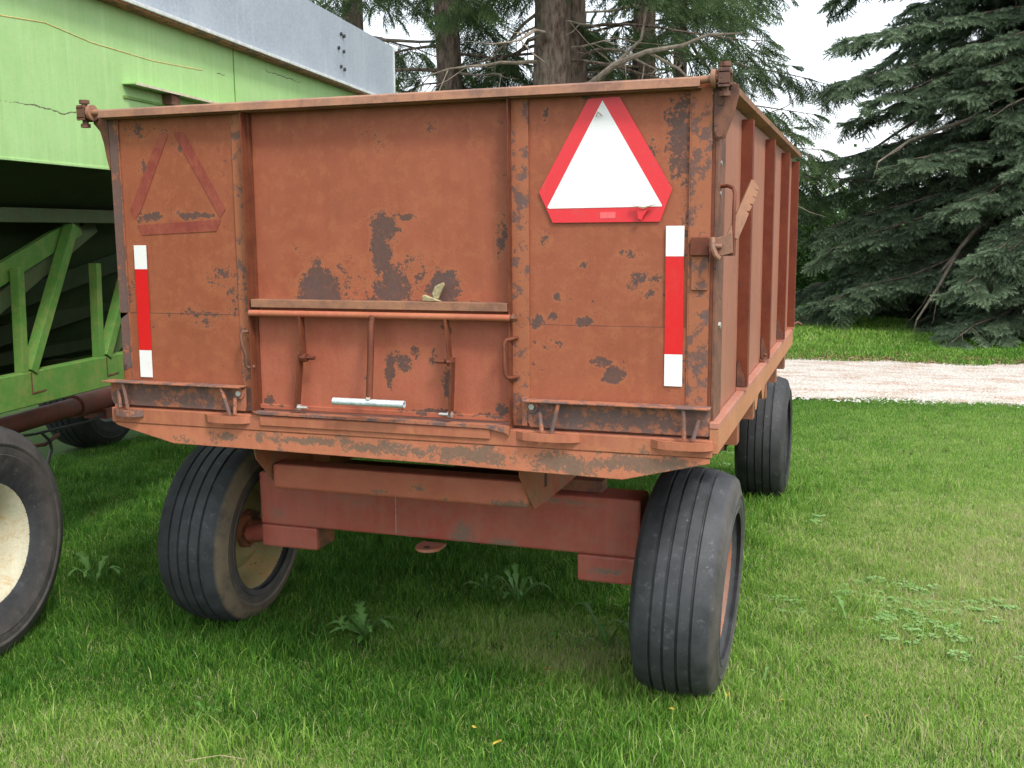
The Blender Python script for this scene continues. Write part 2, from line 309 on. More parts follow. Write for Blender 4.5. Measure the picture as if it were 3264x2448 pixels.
def rim_mesh(rimr, wd, face_x, side):
    """face_x: plane of the disc; side +1 faces +X"""
    b = MB(); hw = wd/2
    prof = [(-hw+.038, rimr+.012), (-hw+.050, rimr-.004), (-hw+.085, rimr-.022), (-.02, rimr-.034), (hw-.085, rimr-.022), (hw-.050, rimr-.004), (hw-.038, rimr+.012),
            (hw-.033, rimr+.008), (hw-.046, rimr-.010), (hw-.085, rimr-.029), (face_x+.02, rimr-.040), (face_x+.006, rimr-.060), (face_x+.03*side, rimr*.62), (face_x+.045*side, rimr*.50), (face_x+.03*side, rimr*.36), (face_x+.03*side, .012),
            (face_x+.022*side, .012), (face_x+.022*side, rimr*.36), (face_x+.037*side, rimr*.50), (face_x+.022*side, rimr*.62), (face_x-.004, rimr-.064), (face_x-.02, rimr-.040), (-hw+.085, rimr-.029), (-hw+.046, rimr-.010), (-hw+.033, rimr+.008)]
    b.lathe(prof, 64); return b
def wheel(parent, loc, Ro, wd, rimr, tm, rm, face_x, side, steer=0, hubside=None, camber=0):
    wgrp = empty('wheel', loc, (0, camber, steer), parent)
    t = tyre_mesh(Ro, wd, rimr).build('tyre', tm, wgrp, smooth=True); set_dust(t, Ro, wd, rimr)
    rim_mesh(rimr, wd, face_x, side).build('rim', rm, wgrp, smooth=True)
    h = MB(); s = side
    h.lathe([(face_x+.02*s, .085), (face_x+.05*s, .08), (face_x+.055*s, .05), (face_x+.12*s, .045), (face_x+.125*s, .012), (face_x-.03*s, .012), (face_x-.16*s, .03), (face_x-.16*s, .055), (face_x-.05*s, .06), (face_x-.04*s, .085)], 24)
    for k in range(6):
        a = k*math.pi/3; c = Vector((face_x+.03*s, math.cos(a)*.07, math.sin(a)*.07)); h.tube([c, c+Vector((.04*s, 0, 0))], .009, 6)
    h.build('hub', M['hub'], wgrp, smooth=True)
    return wgrp

# ------------------------------------------------------------------ RED WAGON (frame: X right along the tail, Y forward, Z up)
W = empty('farm_wagon', (0, 0, 0)); tag(W, 'rusty red steel box wagon with a large white warning triangle on its tail', 'wagon')
L, WX, ZD, ZT = 2.95, 2.02, 1.06, 2.05
# box walls
MB().box(-.02, 2.05, .012, L, 1.00, 1.055).build('floor', M['under'], W)
def sheet(name, x0, x1, z0, z1, y, mat, dent=0.0):
    b = MB(); nx, nz = 14, 14
    for t in (-.0015, .0015):
        g = {}
        for j in range(nz+1):
            for i in range(nx+1):
                x = x0+(x1-x0)*i/nx; z = z0+(z1-z0)*j/nz; e = min(1, min(i, nx-i, j, nz-j)/7); e = e*e*(3-2*e)
                g[i, j] = len(b.v); b.v.append((x, y+t+dent*noise.noise(Vector((x*2.2, z*2.0, y*7+x0)))*e, z))
        for j in range(nz):
            for i in range(nx):
                q = (g[i, j], g[i+1, j], g[i+1, j+1], g[i, j+1]); b.f.append(q if t < 0 else q[::-1])
    a, c = y-.0015, y+.0015
    b.add([(x0, a, z0), (x1, a, z0), (x1, c, z0), (x0, c, z0), (x0, a, z1), (x1, a, z1), (x1, c, z1), (x0, c, z1)], [(3, 2, 1, 0), (4, 5, 6, 7), (0, 4, 7, 3), (1, 2, 6, 5)])
    return b.build(name, mat, W, smooth=True)
sheet('tail_panel', 0.0, .482, 1.376, ZT, -.001, M['panel_left'], .0012)
sheet('tail_panel', 0.0, .482, ZD, 1.378, -.0045, M['panel_left'], .001)
sheet('tail_panel', .545, 1.433, 1.43, ZT, .010, M['panel_middle'], .005)
sheet('tail_panel', 1.488, 2.02, 1.366, ZT, -.001, M['panel_right'], .003)
sheet('tail_panel', 1.488, 2.02, ZD, 1.368, -.0045, M['panel_right'], .002)
MB().box(.004, .480, -.0066, -.0028, 1.3775, 1.3795).build('seam_gap', M['dark_rust'], W)
MB().box(1.490, 1.96, -.0064, -.0028, 1.3675, 1.3688).build('seam_gap', M['dark_rust'], W)
gate = sheet('chute_gate', .547, 1.431, 1.072, 1.405, .004, M['gate'], .006)
MB().box(.547, 1.431, -.012, .003, 1.068, 1.084).build('gate_lip', M['gate'], gate, bevel=.002)
MB().prism([(.535, 1.062), (.56, 1.054), (1.0, 1.052), (1.36, 1.050), (1.42, 1.040), (1.432, 1.032), (1.436, 1.060), (1.0, 1.060)], 'Y', -.045, -.008).build('gate_lip', M['rusty'], gate)
# left tail edge and right tail edge stiffeners
MB().box(0.0, .036, -.006, -.0028, 1.07, 2.03).build('edge_stiffener', M['strip_rust'], W)
MB().box(1.965, 2.022, -.0085, -.0058, 1.07, 2.03).build('edge_stiffener', M['edge_rust'], W)
MB().box(.036, .040, -.0085, -.0055, 1.07, 2.03).build('weld_line', M['edge_rust'], W)
MB().box(1.9615, 1.9645, -.010, -.0062, 1.07, 2.03).build('weld_line', M['edge_rust'], W)
# vertical ribs (angle irons)
def rib(x, s, kink=0):
    b = MB()
    b.prism([(x+.000, -.040), (x+.004, -.040), (x+.004, .010), (x, .010)] if True else [], 'Z', 1.058, 2.035)
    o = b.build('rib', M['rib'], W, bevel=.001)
    x0, x1 = (x-.052, x) if s < 0 else (x+.004, x+.056)
    MB().box(x0, x1, -.010, -.005, 1.058, 2.035).build('rib_flange', M['edge_rust'], o)
    return o
rib(.534, -1); rib(1.433, 1)
# inner jambs
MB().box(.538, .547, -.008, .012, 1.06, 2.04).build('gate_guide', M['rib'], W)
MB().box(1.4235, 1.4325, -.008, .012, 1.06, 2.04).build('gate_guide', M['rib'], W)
# top rail of the tailgate
b = MB(); b.prism([(-.052, 2.030), (-.046, 2.052), (-.034, 2.058), (.010, 2.060), (.014, 2.052), (-.030, 2.050), (-.040, 2.044), (-.046, 2.028)], 'X', -.004, 1.992)
b.build('top_rail', M['rail'], W, smooth=True)
MB().box(-.004, 1.992, -.0385, .010, 2.026, 2.031).build('top_rail', M['rail'], W)
# hinge ends
def hinge(x0, s):
    r = MB().tube([(x0, -.035, 2.048), (x0+.055*s, -.035, 2.050)], .0105, 14)
    ro = r.build('hinge_rod', M['rail'], W, smooth=True)
    c = x0+.066*s
    k = MB(); k.lathe([(-.006, .012), (-.006, .026), (.006, .026), (.006, .012)], 20)
    k.v = [(v[0]+x0+.036*s, v[1]-.035, v[2]+2.049) for v in k.v]; k.build('hinge_collar', M['rail'], ro, smooth=True)
    e = MB(); e.box(c-.016, c+.016, -.056, -.051, 2.024, 2.074).box(c-.016, c+.016, -.014, -.009, 2.022, 2.074)
    e.box(c-.0175, c+.0175, -.056, -.009, 2.061, 2.067); e.box(c-.0175, c+.0175, -.056, -.009, 2.030, 2.036)
    e.build('hinge_clevis', M['dark_rust'], ro, bevel=.0015)
    q = MB(); q.tube([(c, -.033, 2.006), (c, -.033, 2.084)], .010, 12); q.tube([(c, -.033, 2.080), (c, -.033, 2.092)], .017, 6); q.tube([(c, -.033, 2.002), (c, -.033, 2.014)], .016, 6)
    q.build('hinge_bolt', M['dark_rust'], ro, smooth=True)
    if s > 0:
        MB().prism([(2.026, 2.040), (2.092, 2.036), (2.094, 2.010), (2.082, 1.960), (2.066, 1.915), (2.058, 1.893), (2.040, 1.888), (2.030, 1.896), (2.027, 1.93)], 'Y', -.012, -.004).build('hinge_bracket', M['dark_rust'], ro, bevel=.001)
        MB().tube([(2.045, -.018, 1.99), (2.045, -.004, 1.99)], .010, 8).build('bracket_bolt', M['dark_rust'], ro)
        MB().tube([(2.044, -.018, 1.905), (2.044, -.004, 1.905)], .010, 8).build('bracket_bolt', M['dark_rust'], ro)
    else:
        MB().prism([(-.004, 2.03), (-.055, 2.036), (-.062, 2.018), (-.036, 1.99), (-.024, 1.95), (-.016, 1.90), (-.006, 1.86), (-.003, 1.88)], 'Y', -.006, .004).build('hinge_bracket', M['dark_rust'], ro, bevel=.001)
hinge(1.992, 1); hinge(-.004, -1)
# corner post and side wall
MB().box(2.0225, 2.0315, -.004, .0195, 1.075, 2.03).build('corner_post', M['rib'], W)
cp = MB().box(2.032, 2.040, -.003, .150, 1.10, 2.03).build('corner_post', M['dark_rust'], W, bevel=.001)
for z in (1.83, 1.745): MB().tube([(2.040, .055, z), (2.0425, .055, z)], .007, 10).build('bolt', M['bolt'], cp)
MB().tube([(2.040, .075, 1.37), (2.046, .075, 1.37)], .010, 6).build('bolt', M['bolt'], cp)
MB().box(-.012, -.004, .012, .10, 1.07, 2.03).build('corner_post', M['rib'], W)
MB().box(2.024, 2.031, .020, L, 1.08, 2.02).build('side_wall', M['side'], W)
MB().box(-.003, .004, .012, L, 1.06, 2.03).build('side_wall', M['side'], W)
MB().box(-.0, 2.028, L-.006, L, 1.06, 2.03).build('front_wall', M['side'], W)
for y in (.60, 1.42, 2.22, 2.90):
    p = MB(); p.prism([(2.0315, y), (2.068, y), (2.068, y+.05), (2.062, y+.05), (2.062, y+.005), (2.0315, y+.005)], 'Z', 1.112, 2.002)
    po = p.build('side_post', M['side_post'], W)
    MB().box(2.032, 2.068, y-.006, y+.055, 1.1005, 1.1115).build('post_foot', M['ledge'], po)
    if y < 2.8:
        d = MB(); d.prism([(2.034, 1.114), (2.062, 1.114), (2.061, 1.15), (2.05, 1.165), (2.040, 1.21), (2.034, 1.19)], 'Y', y-.0035, y-.001); d.build('grime_patch', M['dark_rust'], po)
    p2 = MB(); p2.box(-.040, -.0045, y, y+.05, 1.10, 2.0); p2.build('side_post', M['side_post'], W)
MB().tube([(2.05, 1.395, 1.112), (2.05, 1.395, 1.122)], .013, 8).tube([(2.052, 1.395, 1.12), (2.056, 1.39, 1.135)], .006, 6).build('anchor_bolt', M['dark_rust'], W)
MB().tube([(2.048, 2.93, 1.115), (2.085, 2.95, 1.135), (2.10, 2.97, 1.12)], .008, 6).build('anchor_bolt', M['dark_rust'], W)
MB().prism([(2.024, 2.022), (2.071, 2.030), (2.074, 2.046), (2.068, 2.048), (2.020, 2.040)], 'Y', .03, 3.03).build('side_rail', M['rail'], W)
MB().prism([(.002, 2.03), (-.04, 2.03), (-.043, 2.046), (.006, 2.050)], 'Y', .03, 3.03).build('side_rail', M['rail'], W)
MB().box(.01, 2.02, L, L+.03, 2.0, 2.05).build('front_rail', M['rail'], W)
# ledge and side sills
MB().box(2.0325, 2.060, -.028, 2.98, 1.082, 1.100).build('side_ledge', M['ledge'], W, bevel=.002)
MB().box(2.034, 2.058, -.026, 2.98, 1.010, 1.081).build('side_sill', M['skirt'], W)
MB().box(-.030, -.004, -.026, 2.98, 1.010, 1.060).build('side_sill', M['skirt'], W)
for y in (.50, 1.0, 1.5, 2.0, 2.5):
    MB().box(.0, 2.05, y, y+.07, .930, .999).build('cross_member', M['under'], W)
for y in (1.02, 1.30):
    MB().prism([(y, 1.009), (y+.17, 1.009), (y+.10, .950), (y+.05, .955)], 'X', 2.02, 2.052).build('side_gusset', M['skirt'], W)
# rear sill
MB().box(-.040, 2.042, -.034, -.004, .9965, 1.0485).build('rear_sill', M['sill'], W, bevel=.003)
MB().box(.56, 1.37, -.040, -.0345, 1.016, 1.046).build('sill_plate', M['sill'], W, bevel=.002)
MB().prism([(-.034, .9955), (2.036, .9955), (2.036, .980), (1.782, .916), (1.20, .925), (.60, .931), (.208, .933), (-.020, .985)], 'Y', -.031, -.022).build('sill_gusset', M['gusset'], W, bevel=.002)
MB().box(.20, 1.80, -.021, .05, .930, .936).build('sill_flange', M['gusset'], W)
# hinged lip angles
def lip(x0, x1, side):
    p = MB(); p.prism([(x0+.010, 1.058), (x1-.004, 1.058), (x1, 1.075), (x1, 1.138), (x0, 1.138), (x0, 1.075)], 'Y', -.024, -.017)
    o = p.build('lip_angle', M['rusty'], W, bevel=.001)
    MB().box(x0-.006, x1+.002, -.062, -.016, 1.139, 1.145).build('lip_flange', M['rusty'], o, bevel=.002)
    return o
la = lip(-.045, .500, -1); lb = lip(1.486, 2.034, 1)
for lo, x, z in ((la, .478, 1.118), (lb, 1.502, 1.122)):
    q = MB().tube([(x, -.025, z), (x, -.029, z)], .020, 16).build('washer', M['rusty'], lo)
    MB().tube([(x, -.0295, z), (x, -.036, z)], .0095, 6).build('bolt', M['bolt'], lo)
MB().box(1.470, 1.486, -.026, -.012, 1.062, 1.148).build('lip_stop', M['rusty'], W)
# support pins (pairs of slanted rods) and the bar loops that hold them
def rod(p, q, r=.0062, name='support_rod', mat='rusty', par=None, n=8): return MB().tube([p, q], r, n).build(name, M[mat], par or W, smooth=True)
for (x1, z1, x2, z2) in ((.000, 1.112, .012, 1.052), (.030, 1.138, .043, 1.050), (.425, 1.138, .452, 1.050), (.470, 1.105, .472, 1.050),
                         (1.530, 1.108, 1.540, 1.050), (1.592, 1.138, 1.570, 1.050), (1.962, 1.138, 1.965, 1.050), (2.005, 1.110, 1.990, 1.050)):
    rod((x1, -.052 if z1 > 1.12 else -.040, z1), (x2, -.050, z2), .0065)
def loop(x0, x1, z, mat='sill', tl=0):
    b = MB(); t = .010; n = 8; pts = []
    for i in range(n+1):
        u = i/n; e = math.sin(math.pi*min(1, max(0, (u-.0)/1)))**.45 if 0 < u < 1 else 0
        pts.append((x0+(x1-x0)*u, -.036-.026*e))
    for i in range(n):
        (xa, ya), (xb, yb) = pts[i], pts[i+1]
        b.add([(xa, ya, z), (xb, yb, z), (xb, yb+t, z), (xa, ya+t, z), (xa, ya, z+.024), (xb, yb, z+.024), (xb, yb+t, z+.024), (xa, ya+t, z+.024)],
              [(0, 1, 2, 3), (7, 6, 5, 4), (0, 4, 5, 1), (2, 6, 7, 3)]+([(0, 3, 7, 4)] if i == 0 else [])+([(1, 5, 6, 2)] if i == n-1 else []))
    return b.build('rod_strap', M[mat], W, smooth=True)
loop(-.028, .095, 1.022, 'rusty'); loop(.345, .520, 1.020); loop(1.455, 1.655, 1.022); loop(1.868, 2.046, 1.020)
# gate hardware
MB().prism([(-.034, 1.432), (.004, 1.432), (.004, 1.428), (-.029, 1.427), (-.034, 1.410), (-.038, 1.410)], 'X', .545, 1.430).build('gate_angle', M['rail'], W, smooth=False)
MB().box(.546, 1.430, -.0395, -.0345, 1.407, 1.4315).build('gate_angle_face', M['rail'], W, bevel=.001)
gp = MB().tube([(.540, -.040, 1.388), (1.440, -.040, 1.388)], .0105, 16).build('hinge_pipe', M['pipe'], W, smooth=True)
MB().tube([(1.438, -.040, 1.388), (1.462, -.040, 1.388)], .007, 8).tube([(1.446, -.040, 1.388), (1.456, -.040, 1.388)], .013, 6).build('pipe_nut', M['dark_rust'], gp)
def lever(xa, za, xk, zk, xb, zb, s):
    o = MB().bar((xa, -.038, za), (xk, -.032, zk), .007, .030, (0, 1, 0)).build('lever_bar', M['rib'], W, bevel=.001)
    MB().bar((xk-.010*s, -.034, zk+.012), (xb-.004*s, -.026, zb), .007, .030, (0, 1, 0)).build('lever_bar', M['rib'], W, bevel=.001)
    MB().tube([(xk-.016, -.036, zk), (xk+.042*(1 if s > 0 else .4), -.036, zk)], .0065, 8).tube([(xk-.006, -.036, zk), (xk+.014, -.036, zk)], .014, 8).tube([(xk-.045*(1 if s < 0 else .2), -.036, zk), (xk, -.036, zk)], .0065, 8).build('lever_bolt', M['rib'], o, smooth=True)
    MB().tube([(xb-.034*(1 if s < 0 else .1), -.028, zb), (xb+.034*(1 if s > 0 else .1), -.028, zb)], .005, 8).tube([(xb-.006, -.028, zb), (xb+.010, -.028, zb)], .010, 8).build('lever_bolt', M['bolt'], o, smooth=True)
lever(.728, 1.385, .730, 1.247, .700, 1.082, 1)
lever(1.232, 1.385, 1.240, 1.250, 1.233, 1.084, -1)
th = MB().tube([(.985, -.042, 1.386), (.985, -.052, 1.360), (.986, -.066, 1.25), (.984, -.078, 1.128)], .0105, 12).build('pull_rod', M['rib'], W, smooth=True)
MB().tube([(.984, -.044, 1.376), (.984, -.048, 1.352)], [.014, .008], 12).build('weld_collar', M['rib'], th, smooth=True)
gh = MB(); gh.lathe([(-.123, .0085), (-.123, .0115), (.123, .0115), (.123, .0085), (.115, .008), (-.115, .008)], 20); gh.v = [(v[0]+.982, v[1]-.080, v[2]+1.118) for v in gh.v]
gh.build('pull_handle', M['silver'], th, smooth=True)
MB().tube([(.978, -.080, 1.130), (.99, -.080, 1.128)], .010, 8).build('weld_bead', M['weld'], th)
MB().tube([(.535, -.024, 1.327), (.510, -.040, 1.325), (.507, -.045, 1.315), (.512, -.047, 1.28), (.521, -.047, 1.255), (.523, -.045, 1.238), (.519, -.043, 1.214), (.524, -.038, 1.208), (.540, -.024, 1.210)], .0058, 8).build('grab_handle', M['dark_rust'], W, smooth=True)
MB().tube([(1.452, -.010, 1.328), (1.428, -.052, 1.322), (1.424, -.056, 1.314), (1.426, -.056, 1.225), (1.430, -.053, 1.212), (1.436, -.046, 1.208), (1.452, -.012, 1.208)], .0058, 8).build('grab_handle', M['rib'], W, smooth=True)
# tailgate latch on the right edge
MB().prism([(1.972, 1.625), (2.018, 1.625), (2.020, 1.59), (2.022, 1.572), (1.968, 1.572), (1.968, 1.59)], 'Y', -.026, -.009).build('latch_plate', M['rib'], W, bevel=.003)
MB().box(1.972, 2.018, -.0150, -.0090, 1.475, 1.5715).build('latch_plate', M['edge_rust'], W, bevel=.002)
lt = MB().prism([(2.030, 1.618), (2.066, 1.628), (2.086, 1.640), (2.089, 1.580), (2.060, 1.572), (2.042, 1.575)], 'Y', -.040, -.030).build('latch_box', M['rail'], W, bevel=.002)
MB().box(2.040, 2.090, -.029, .02, 1.572, 1.578).box(2.086, 2.090, -.029, .02, 1.579, 1.636).build('latch_side', M['rib'], lt)
MB().tube([(2.036, -.045, 1.600), (2.060, -.045, 1.598)], .007, 8).tube([(2.034, -.042, 1.622), (2.036, -.05, 1.595), (2.044, -.052, 1.575), (2.052, -.045, 1.565)], .008, 8).build('latch_pin', M['rail'], lt, smooth=True)
hb = MB(); n = 9
A, B_ = Vector((2.072, -.02, 1.632)), Vector((2.128, .035, 1.782)); dd = (B_-A).normalized(); wv = Vector((.75, .45, -.30)).normalized(); wv = (wv-dd*wv.dot(dd)).normalized(); tv = dd.cross(wv)*.006
outl = [(0, 0), (1, 0), (1.0, .012), (.93, .030)]
for k in range(4): outl += [(.90-.13*k, .032), (.885-.13*k, .022), (.86-.13*k, .033)]
outl += [(.30, .034), (.0, .034)]
pv = [A+dd*(B_-A).length*u+wv*v for u, v in outl]; k = len(pv)
hb.add([p for p in pv]+[p+tv for p in pv], [tuple(range(k)), tuple(range(k, 2*k))[::-1]]+[(i, (i+1) % k, k+(i+1) % k, k+i) for i in range(k)])
hb.build('latch_lever', M['rail'], W)
MB().tube([(2.040, .055, 1.765), (2.062, .045, 1.766), (2.080, .02, 1.758), (2.086, .005, 1.744), (2.086, -.005, 1.70), (2.085, -.010, 1.585)], .0055, 8).build('latch_hook', M['rib'], W, smooth=True)
# warning triangle
def flat(name, pts, y, t, mat, par): return MB().prism(pts, 'Y', y-t, y).build(name, mat, par)
wt = flat('warning_triangle', [(1.669, 2.016), (1.761, 2.018), (1.914, 1.759), (1.880, 1.668), (1.563, 1.668), (1.521, 1.757)], -.0075, .0012, M['red_border'], W)
tag(wt, 'warning triangle with red border and bright white centre')
flat('white_centre', [(1.7115, 2.010), (1.547, 1.713), (1.552, 1.709), (1.884, 1.7105), (1.886, 1.713)], -.0089, .0008, M['white_tape'], wt)
flat('paper_label', [(1.706, 1.697), (1.706, 1.679), (1.751, 1.679), (1.751, 1.697)], -.0089, .0006, M['pink_label'], wt)
MB().prism([(1.80, 1.715), (1.835, 1.709), (1.87, 1.717), (1.835, 1.7045)], 'Y', -.024, -.0155).build('torn_flap', M['dry_leaf'], wt)
MB().prism([(1.815, 1.703), (1.85, 1.704), (1.835, 1.685), (1.83, 1.672), (1.818, 1.676)], 'Y', -.020, -.0150).build('torn_flap', M['red_border'], wt, bevel=.001)
MB().tube([(1.695, -.0165, 1.965), (1.700, -.019, 1.978), (1.712, -.0165, 1.966)], .0018, 5).build('torn_flap', M['twig'], wt)
om = flat('faded_triangle_mark', [(0.203, 1.976), (0.238, 1.975), (0.112, 1.729), (0.086, 1.695), (0.066, 1.73)], -.0040, .0004, M['old_mark'], W)
tag(om, 'dull red outline left by a removed warning triangle')
flat('mark_bar', [(0.254, 1.978), (0.296, 1.976), (0.443, 1.724), (0.421, 1.696), (0.404, 1.725)], -.0040, .0004, M['old_mark'], om)
flat('mark_bar', [(0.092, 1.676), (0.423, 1.69), (0.404, 1.653), (0.11, 1.642)], -.0040, .0004, M['old_mark'], om)
def tape(xa, xb, xc, xd, z0, z1, z2, z3, y):
    """top edge xa..xb, bottom edge xc..xd"""
    def L_(z): u = (z3-z)/(z3-z0); return (xa+(xc-xa)*u, xb+(xd-xb)*u)
    def q(za, zb, m, t, nm, par): l0 = L_(za); l1 = L_(zb); return flat(nm, [(l0[0], za), (l0[1], za), (l1[1], zb), (l1[0], zb)], y, t, m, par)
    o = q(z1, z2, M['red_tape'], .001, 'reflective_tape', W)
    q(z2+.0005, z3, M['white_tape'], .001, 'white_stripe', o); q(z0, z1-.0005, M['white_tape'], .001, 'white_stripe', o)
    return o
tape(1.898, 1.950, 1.898, 1.950, 1.198, 1.291, 1.570, 1.656, -.0088)
tape(.076, .126, .072, .122, 1.156, 1.250, 1.527, 1.608, -.0088)
# running gear: frame rails, bumper, axle
for x, s in ((.487, -1), (1.440, -1)):
    fr = MB().prism([(.030, .929), (.045, .88), (.185, .742), (.33, .735), (2.80, .735), (2.80, .929)], 'X', x-.005, x).build('frame_rail', M['rail_dark'], W, bevel=.001)
    MB().box(x-.040, x-.0055, .028, 2.80, .920, .929).build('rail_flange', M['ledge'], fr)
    if x > 1:
        for ya, za, zb in ((.30, .79, .86), (.42, .81, .855), (.56, .85, .875)): MB().box(x+.0005, x+.002, ya, ya+.02, za, zb).build('slot', M['hose'], fr)
MB().box(.492, 1.434, .130, .215, .757, .845).build('bumper_bar', M['bumper'], W, bevel=.010)
MB().prism([(.20, .929), (.35, .929), (.52, .70), (.46, .70)], 'Y', .40, .408).build('brace_plate', M['bumper'], W)
MB().prism([(.20, .929), (.56, .929), (.56, .80), (.46, .76)], 'Y', .42, .428).build('brace_plate', M['bumper'], W)
ax = MB().box(.130, 1.706, .600, .760, .470, .687).build('axle_beam', M['axle'], W, bevel=.010)
MB().box(.132, .388, .5995, .745, .376, .4685).build('spindle_block', M['axle'], ax, bevel=.010)
MB().box(1.470, 1.704, .5995, .745, .366, .4685).build('spindle_block', M['axle'], ax, bevel=.010)
MB().box(.389, .392, .612, .735, .385, .460).build('block_opening', M['under'], ax)
MB().tube([(.133, .68, .425), (.10, .68, .410), (.02, .68, .395)], [.055, .040, .034], 14).build('spindle', M['axle'], ax, smooth=True)
MB().tube([(1.70, .68, .41), (1.80, .68, .395)], [.05, .034], 14).build('spindle', M['axle'], ax, smooth=True)
MB().prism([(.850, .60)]+[(.90-.050*math.cos(t*math.pi/8), .545-.050*math.sin(t*math.pi/8)) for t in range(9)]+[(.950, .60)], 'Z', .450, .461).build('tow_tab', M['ledge'], ax)
MB().lathe([(.4612, .001), (.4612, .014), (.4617, .014), (.4617, .001)], 16, 'Z').build('tab_hole', M['hose'], ax).location = (.90, .528, 0)
MB().box(1.28, 1.335, .592, .77, .655, .735).build('clamp_strap', M['rail_dark'], ax, bevel=.003)
MB().box(1.10, 1.16, .592, .77, .668, .720).build('clamp_strap', M['rail_dark'], ax, bevel=.003)
MB().box(1.10, 1.55, .66, .73, .690, .732).build('bolster_block', M['under'], ax)
MB().box(.40, 1.10, .66, .73, .690, .732).build('bolster_block', M['under'], ax)
MB().tube([(.740, .5985, .482), (.742, .5985, .70)], .0016, 5).build('chalk_line', M['weld'], ax)
MB().box(.88, 1.00, .76, 3.6, .52, .64).build('reach_pole', M['under'], W)
fa = MB().box(.16, 1.70, 3.42, 3.58, .44, .58).build('front_axle', M['under'], W, bevel=.01)
MB().box(.45, 1.47, 3.40, 3.56, .58, .74).build('front_bolster', M['under'], W)
MB().box(.482, 1.435, 2.60, 2.80, .80, .92).build('hoist_frame', M['under'], W)
MB().tube([(.95, 1.0, .70), (.95, 2.6, .84)], .05, 14).build('hoist_cylinder', M['under'], W, smooth=True)
for x in (.20, 1.66): MB().box(x, x+.09, 3.44, 3.56, .34, .84).build('spindle_block', M['dark_rust'], fa)
st = MB(); st.box(1.60, 1.64, 2.55, 3.50, .60, .92); st.tube([(1.66, 3.35, .36), (1.50, 3.15, .40), (1.30, 3.0, .45)], .03, 8); st.prism([(3.1, .36), (3.36, .30), (3.44, .44), (3.3, .60), (3.2, .60)], 'X', 1.60, 1.66)
st.build('steering_arm', M['dark_rust'], W)
wheel(W, (1.875, .68, .385), .412, .300, .225, M['tyre'], M['rim_pink'], -.05, 1, camber=R(3))
wheel(W, (-.085, .74, .400), .400, .300, .240, M['tyre_dusty'], M['rim_cream'], .02, 1, camber=R(4), steer=R(3), hubside=-1)
wheel(W, (1.868, 3.56, .365), .385, .290, .195, M['tyre_dark'], M['rim_pink'], -.07, 1)
wheel(W, (.0, 3.56, .365), .385, .290, .195, M['tyre_dark'], M['rim_cream'], -.03, -1)
# husk lying on the gate angle
hk = MB(); hk.prism([(1.150, 1.4335), (1.148, 1.450), (1.156, 1.454), (1.215, 1.4335)], 'Y', -.030, -.018); hk.prism([(1.183, 1.440), (1.178, 1.458), (1.188, 1.480), (1.215, 1.492), (1.219, 1.484), (1.205, 1.455), (1.198, 1.440)], 'Y', -.020, -.008)
tag(hk.build('dry_husk', M['dry_leaf'], None, bevel=.003), 'small dry tan husk caught on the ledge above the chute gate', 'husk')

# ------------------------------------------------------------------ GREEN GRAVITY WAGON (local: Y along it, X outward to the right)
G = empty('grain_wagon', (-.795, .015, 0), (0, 0, R(7.2958))); tag(G, 'light green gravity grain wagon with galvanised steel side extension', 'wagon')
def gpart(b, name, mat, par=None, **k): return b.build(name, M[mat], par or G, **k)
S0, S1 = -1.7, 5.05
gpart(MB().box(.045, .052, S0, S1, 1.945, 2.70), 'side_panel', 'green')
gpart(MB().box(-2.10, -2.093, S0, S1, 1.945, 2.70), 'side_panel', 'green')
gpart(MB().prism([(.045, 2.70), (-2.093, 2.70), (-2.093, 1.945), (-1.3, 1.2), (-.75, 1.2), (.045, 1.945)], 'Y', S1-.008, S1), 'end_panel', 'green')
gpart(MB().prism([(.045, 2.70), (-2.093, 2.70), (-2.093, 1.945), (-1.3, 1.2), (-.75, 1.2), (.045, 1.945)], 'Y', S0, S0+.008), 'end_panel', 'green')
gpart(MB().prism([(.045, 1.945), (-.44, 1.725), (-.80, .95), (-.81, .955), (-.45, 1.73), (.030, 1.950)], 'Y', S0, S1), 'hopper_floor', 'hopper_dark')
gpart(MB().prism([(-2.093, 1.945), (-1.60, 1.725), (-1.25, .95), (-1.24, .955), (-1.59, 1.73), (-2.08, 1.95)], 'Y', S0, S1), 'hopper_floor', 'hopper_dark')
gpart(MB().box(.046, .058, S0, S1, 1.938, 1.950), 'panel_edge', 'green', bevel=.002)
gpart(MB().box(.0525, .0555, 2.318, 2.326, 1.95, 2.70), 'seam', 'green_dark')
gpart(MB().box(.052, .125, S0, S1, 2.684, 2.692), 'top_flange', 'rusty')
ex = gpart(MB().box(.074, .079, S0, 4.02, 2.705, 3.175), 'extension_panel', 'galv')
gpart(MB().box(.070, .073, 3.98, 5.22, 2.722, 3.175), 'extension_panel', 'galv')
gpart(MB().box(.0795, .140, S0, 4.04, 2.6925, 2.712).box(.0735, .135, 4.05, 5.22, 2.6925, 2.712), 'extension_lip', 'lip', bevel=.003)
gpart(MB().box(.073, .083, 5.222, 5.232, 2.70, 3.178), 'extension_edge', 'lip')
gpart(MB().box(-2.12, .069, 5.20, 5.205, 2.705, 3.175), 'extension_panel', 'galv')
gpart(MB().box(-2.13, -2.125, S0, 5.2, 2.705, 3.175), 'extension_panel', 'galv')
for s, z in ((3.985, 3.06), (4.045, 3.055), (3.93, 2.955), (4.03, 2.945), (3.965, 2.83), (4.035, 2.82)):
    if s < 4.0: gpart(MB().tube([(.0795, s, z), (.092, s, z)], .013, 8), 'bolt', 'hose', ex)
    else: gpart(MB().tube([(.0735, s, z), (.092, s, z)], .013, 8), 'bolt', 'hose', ex)
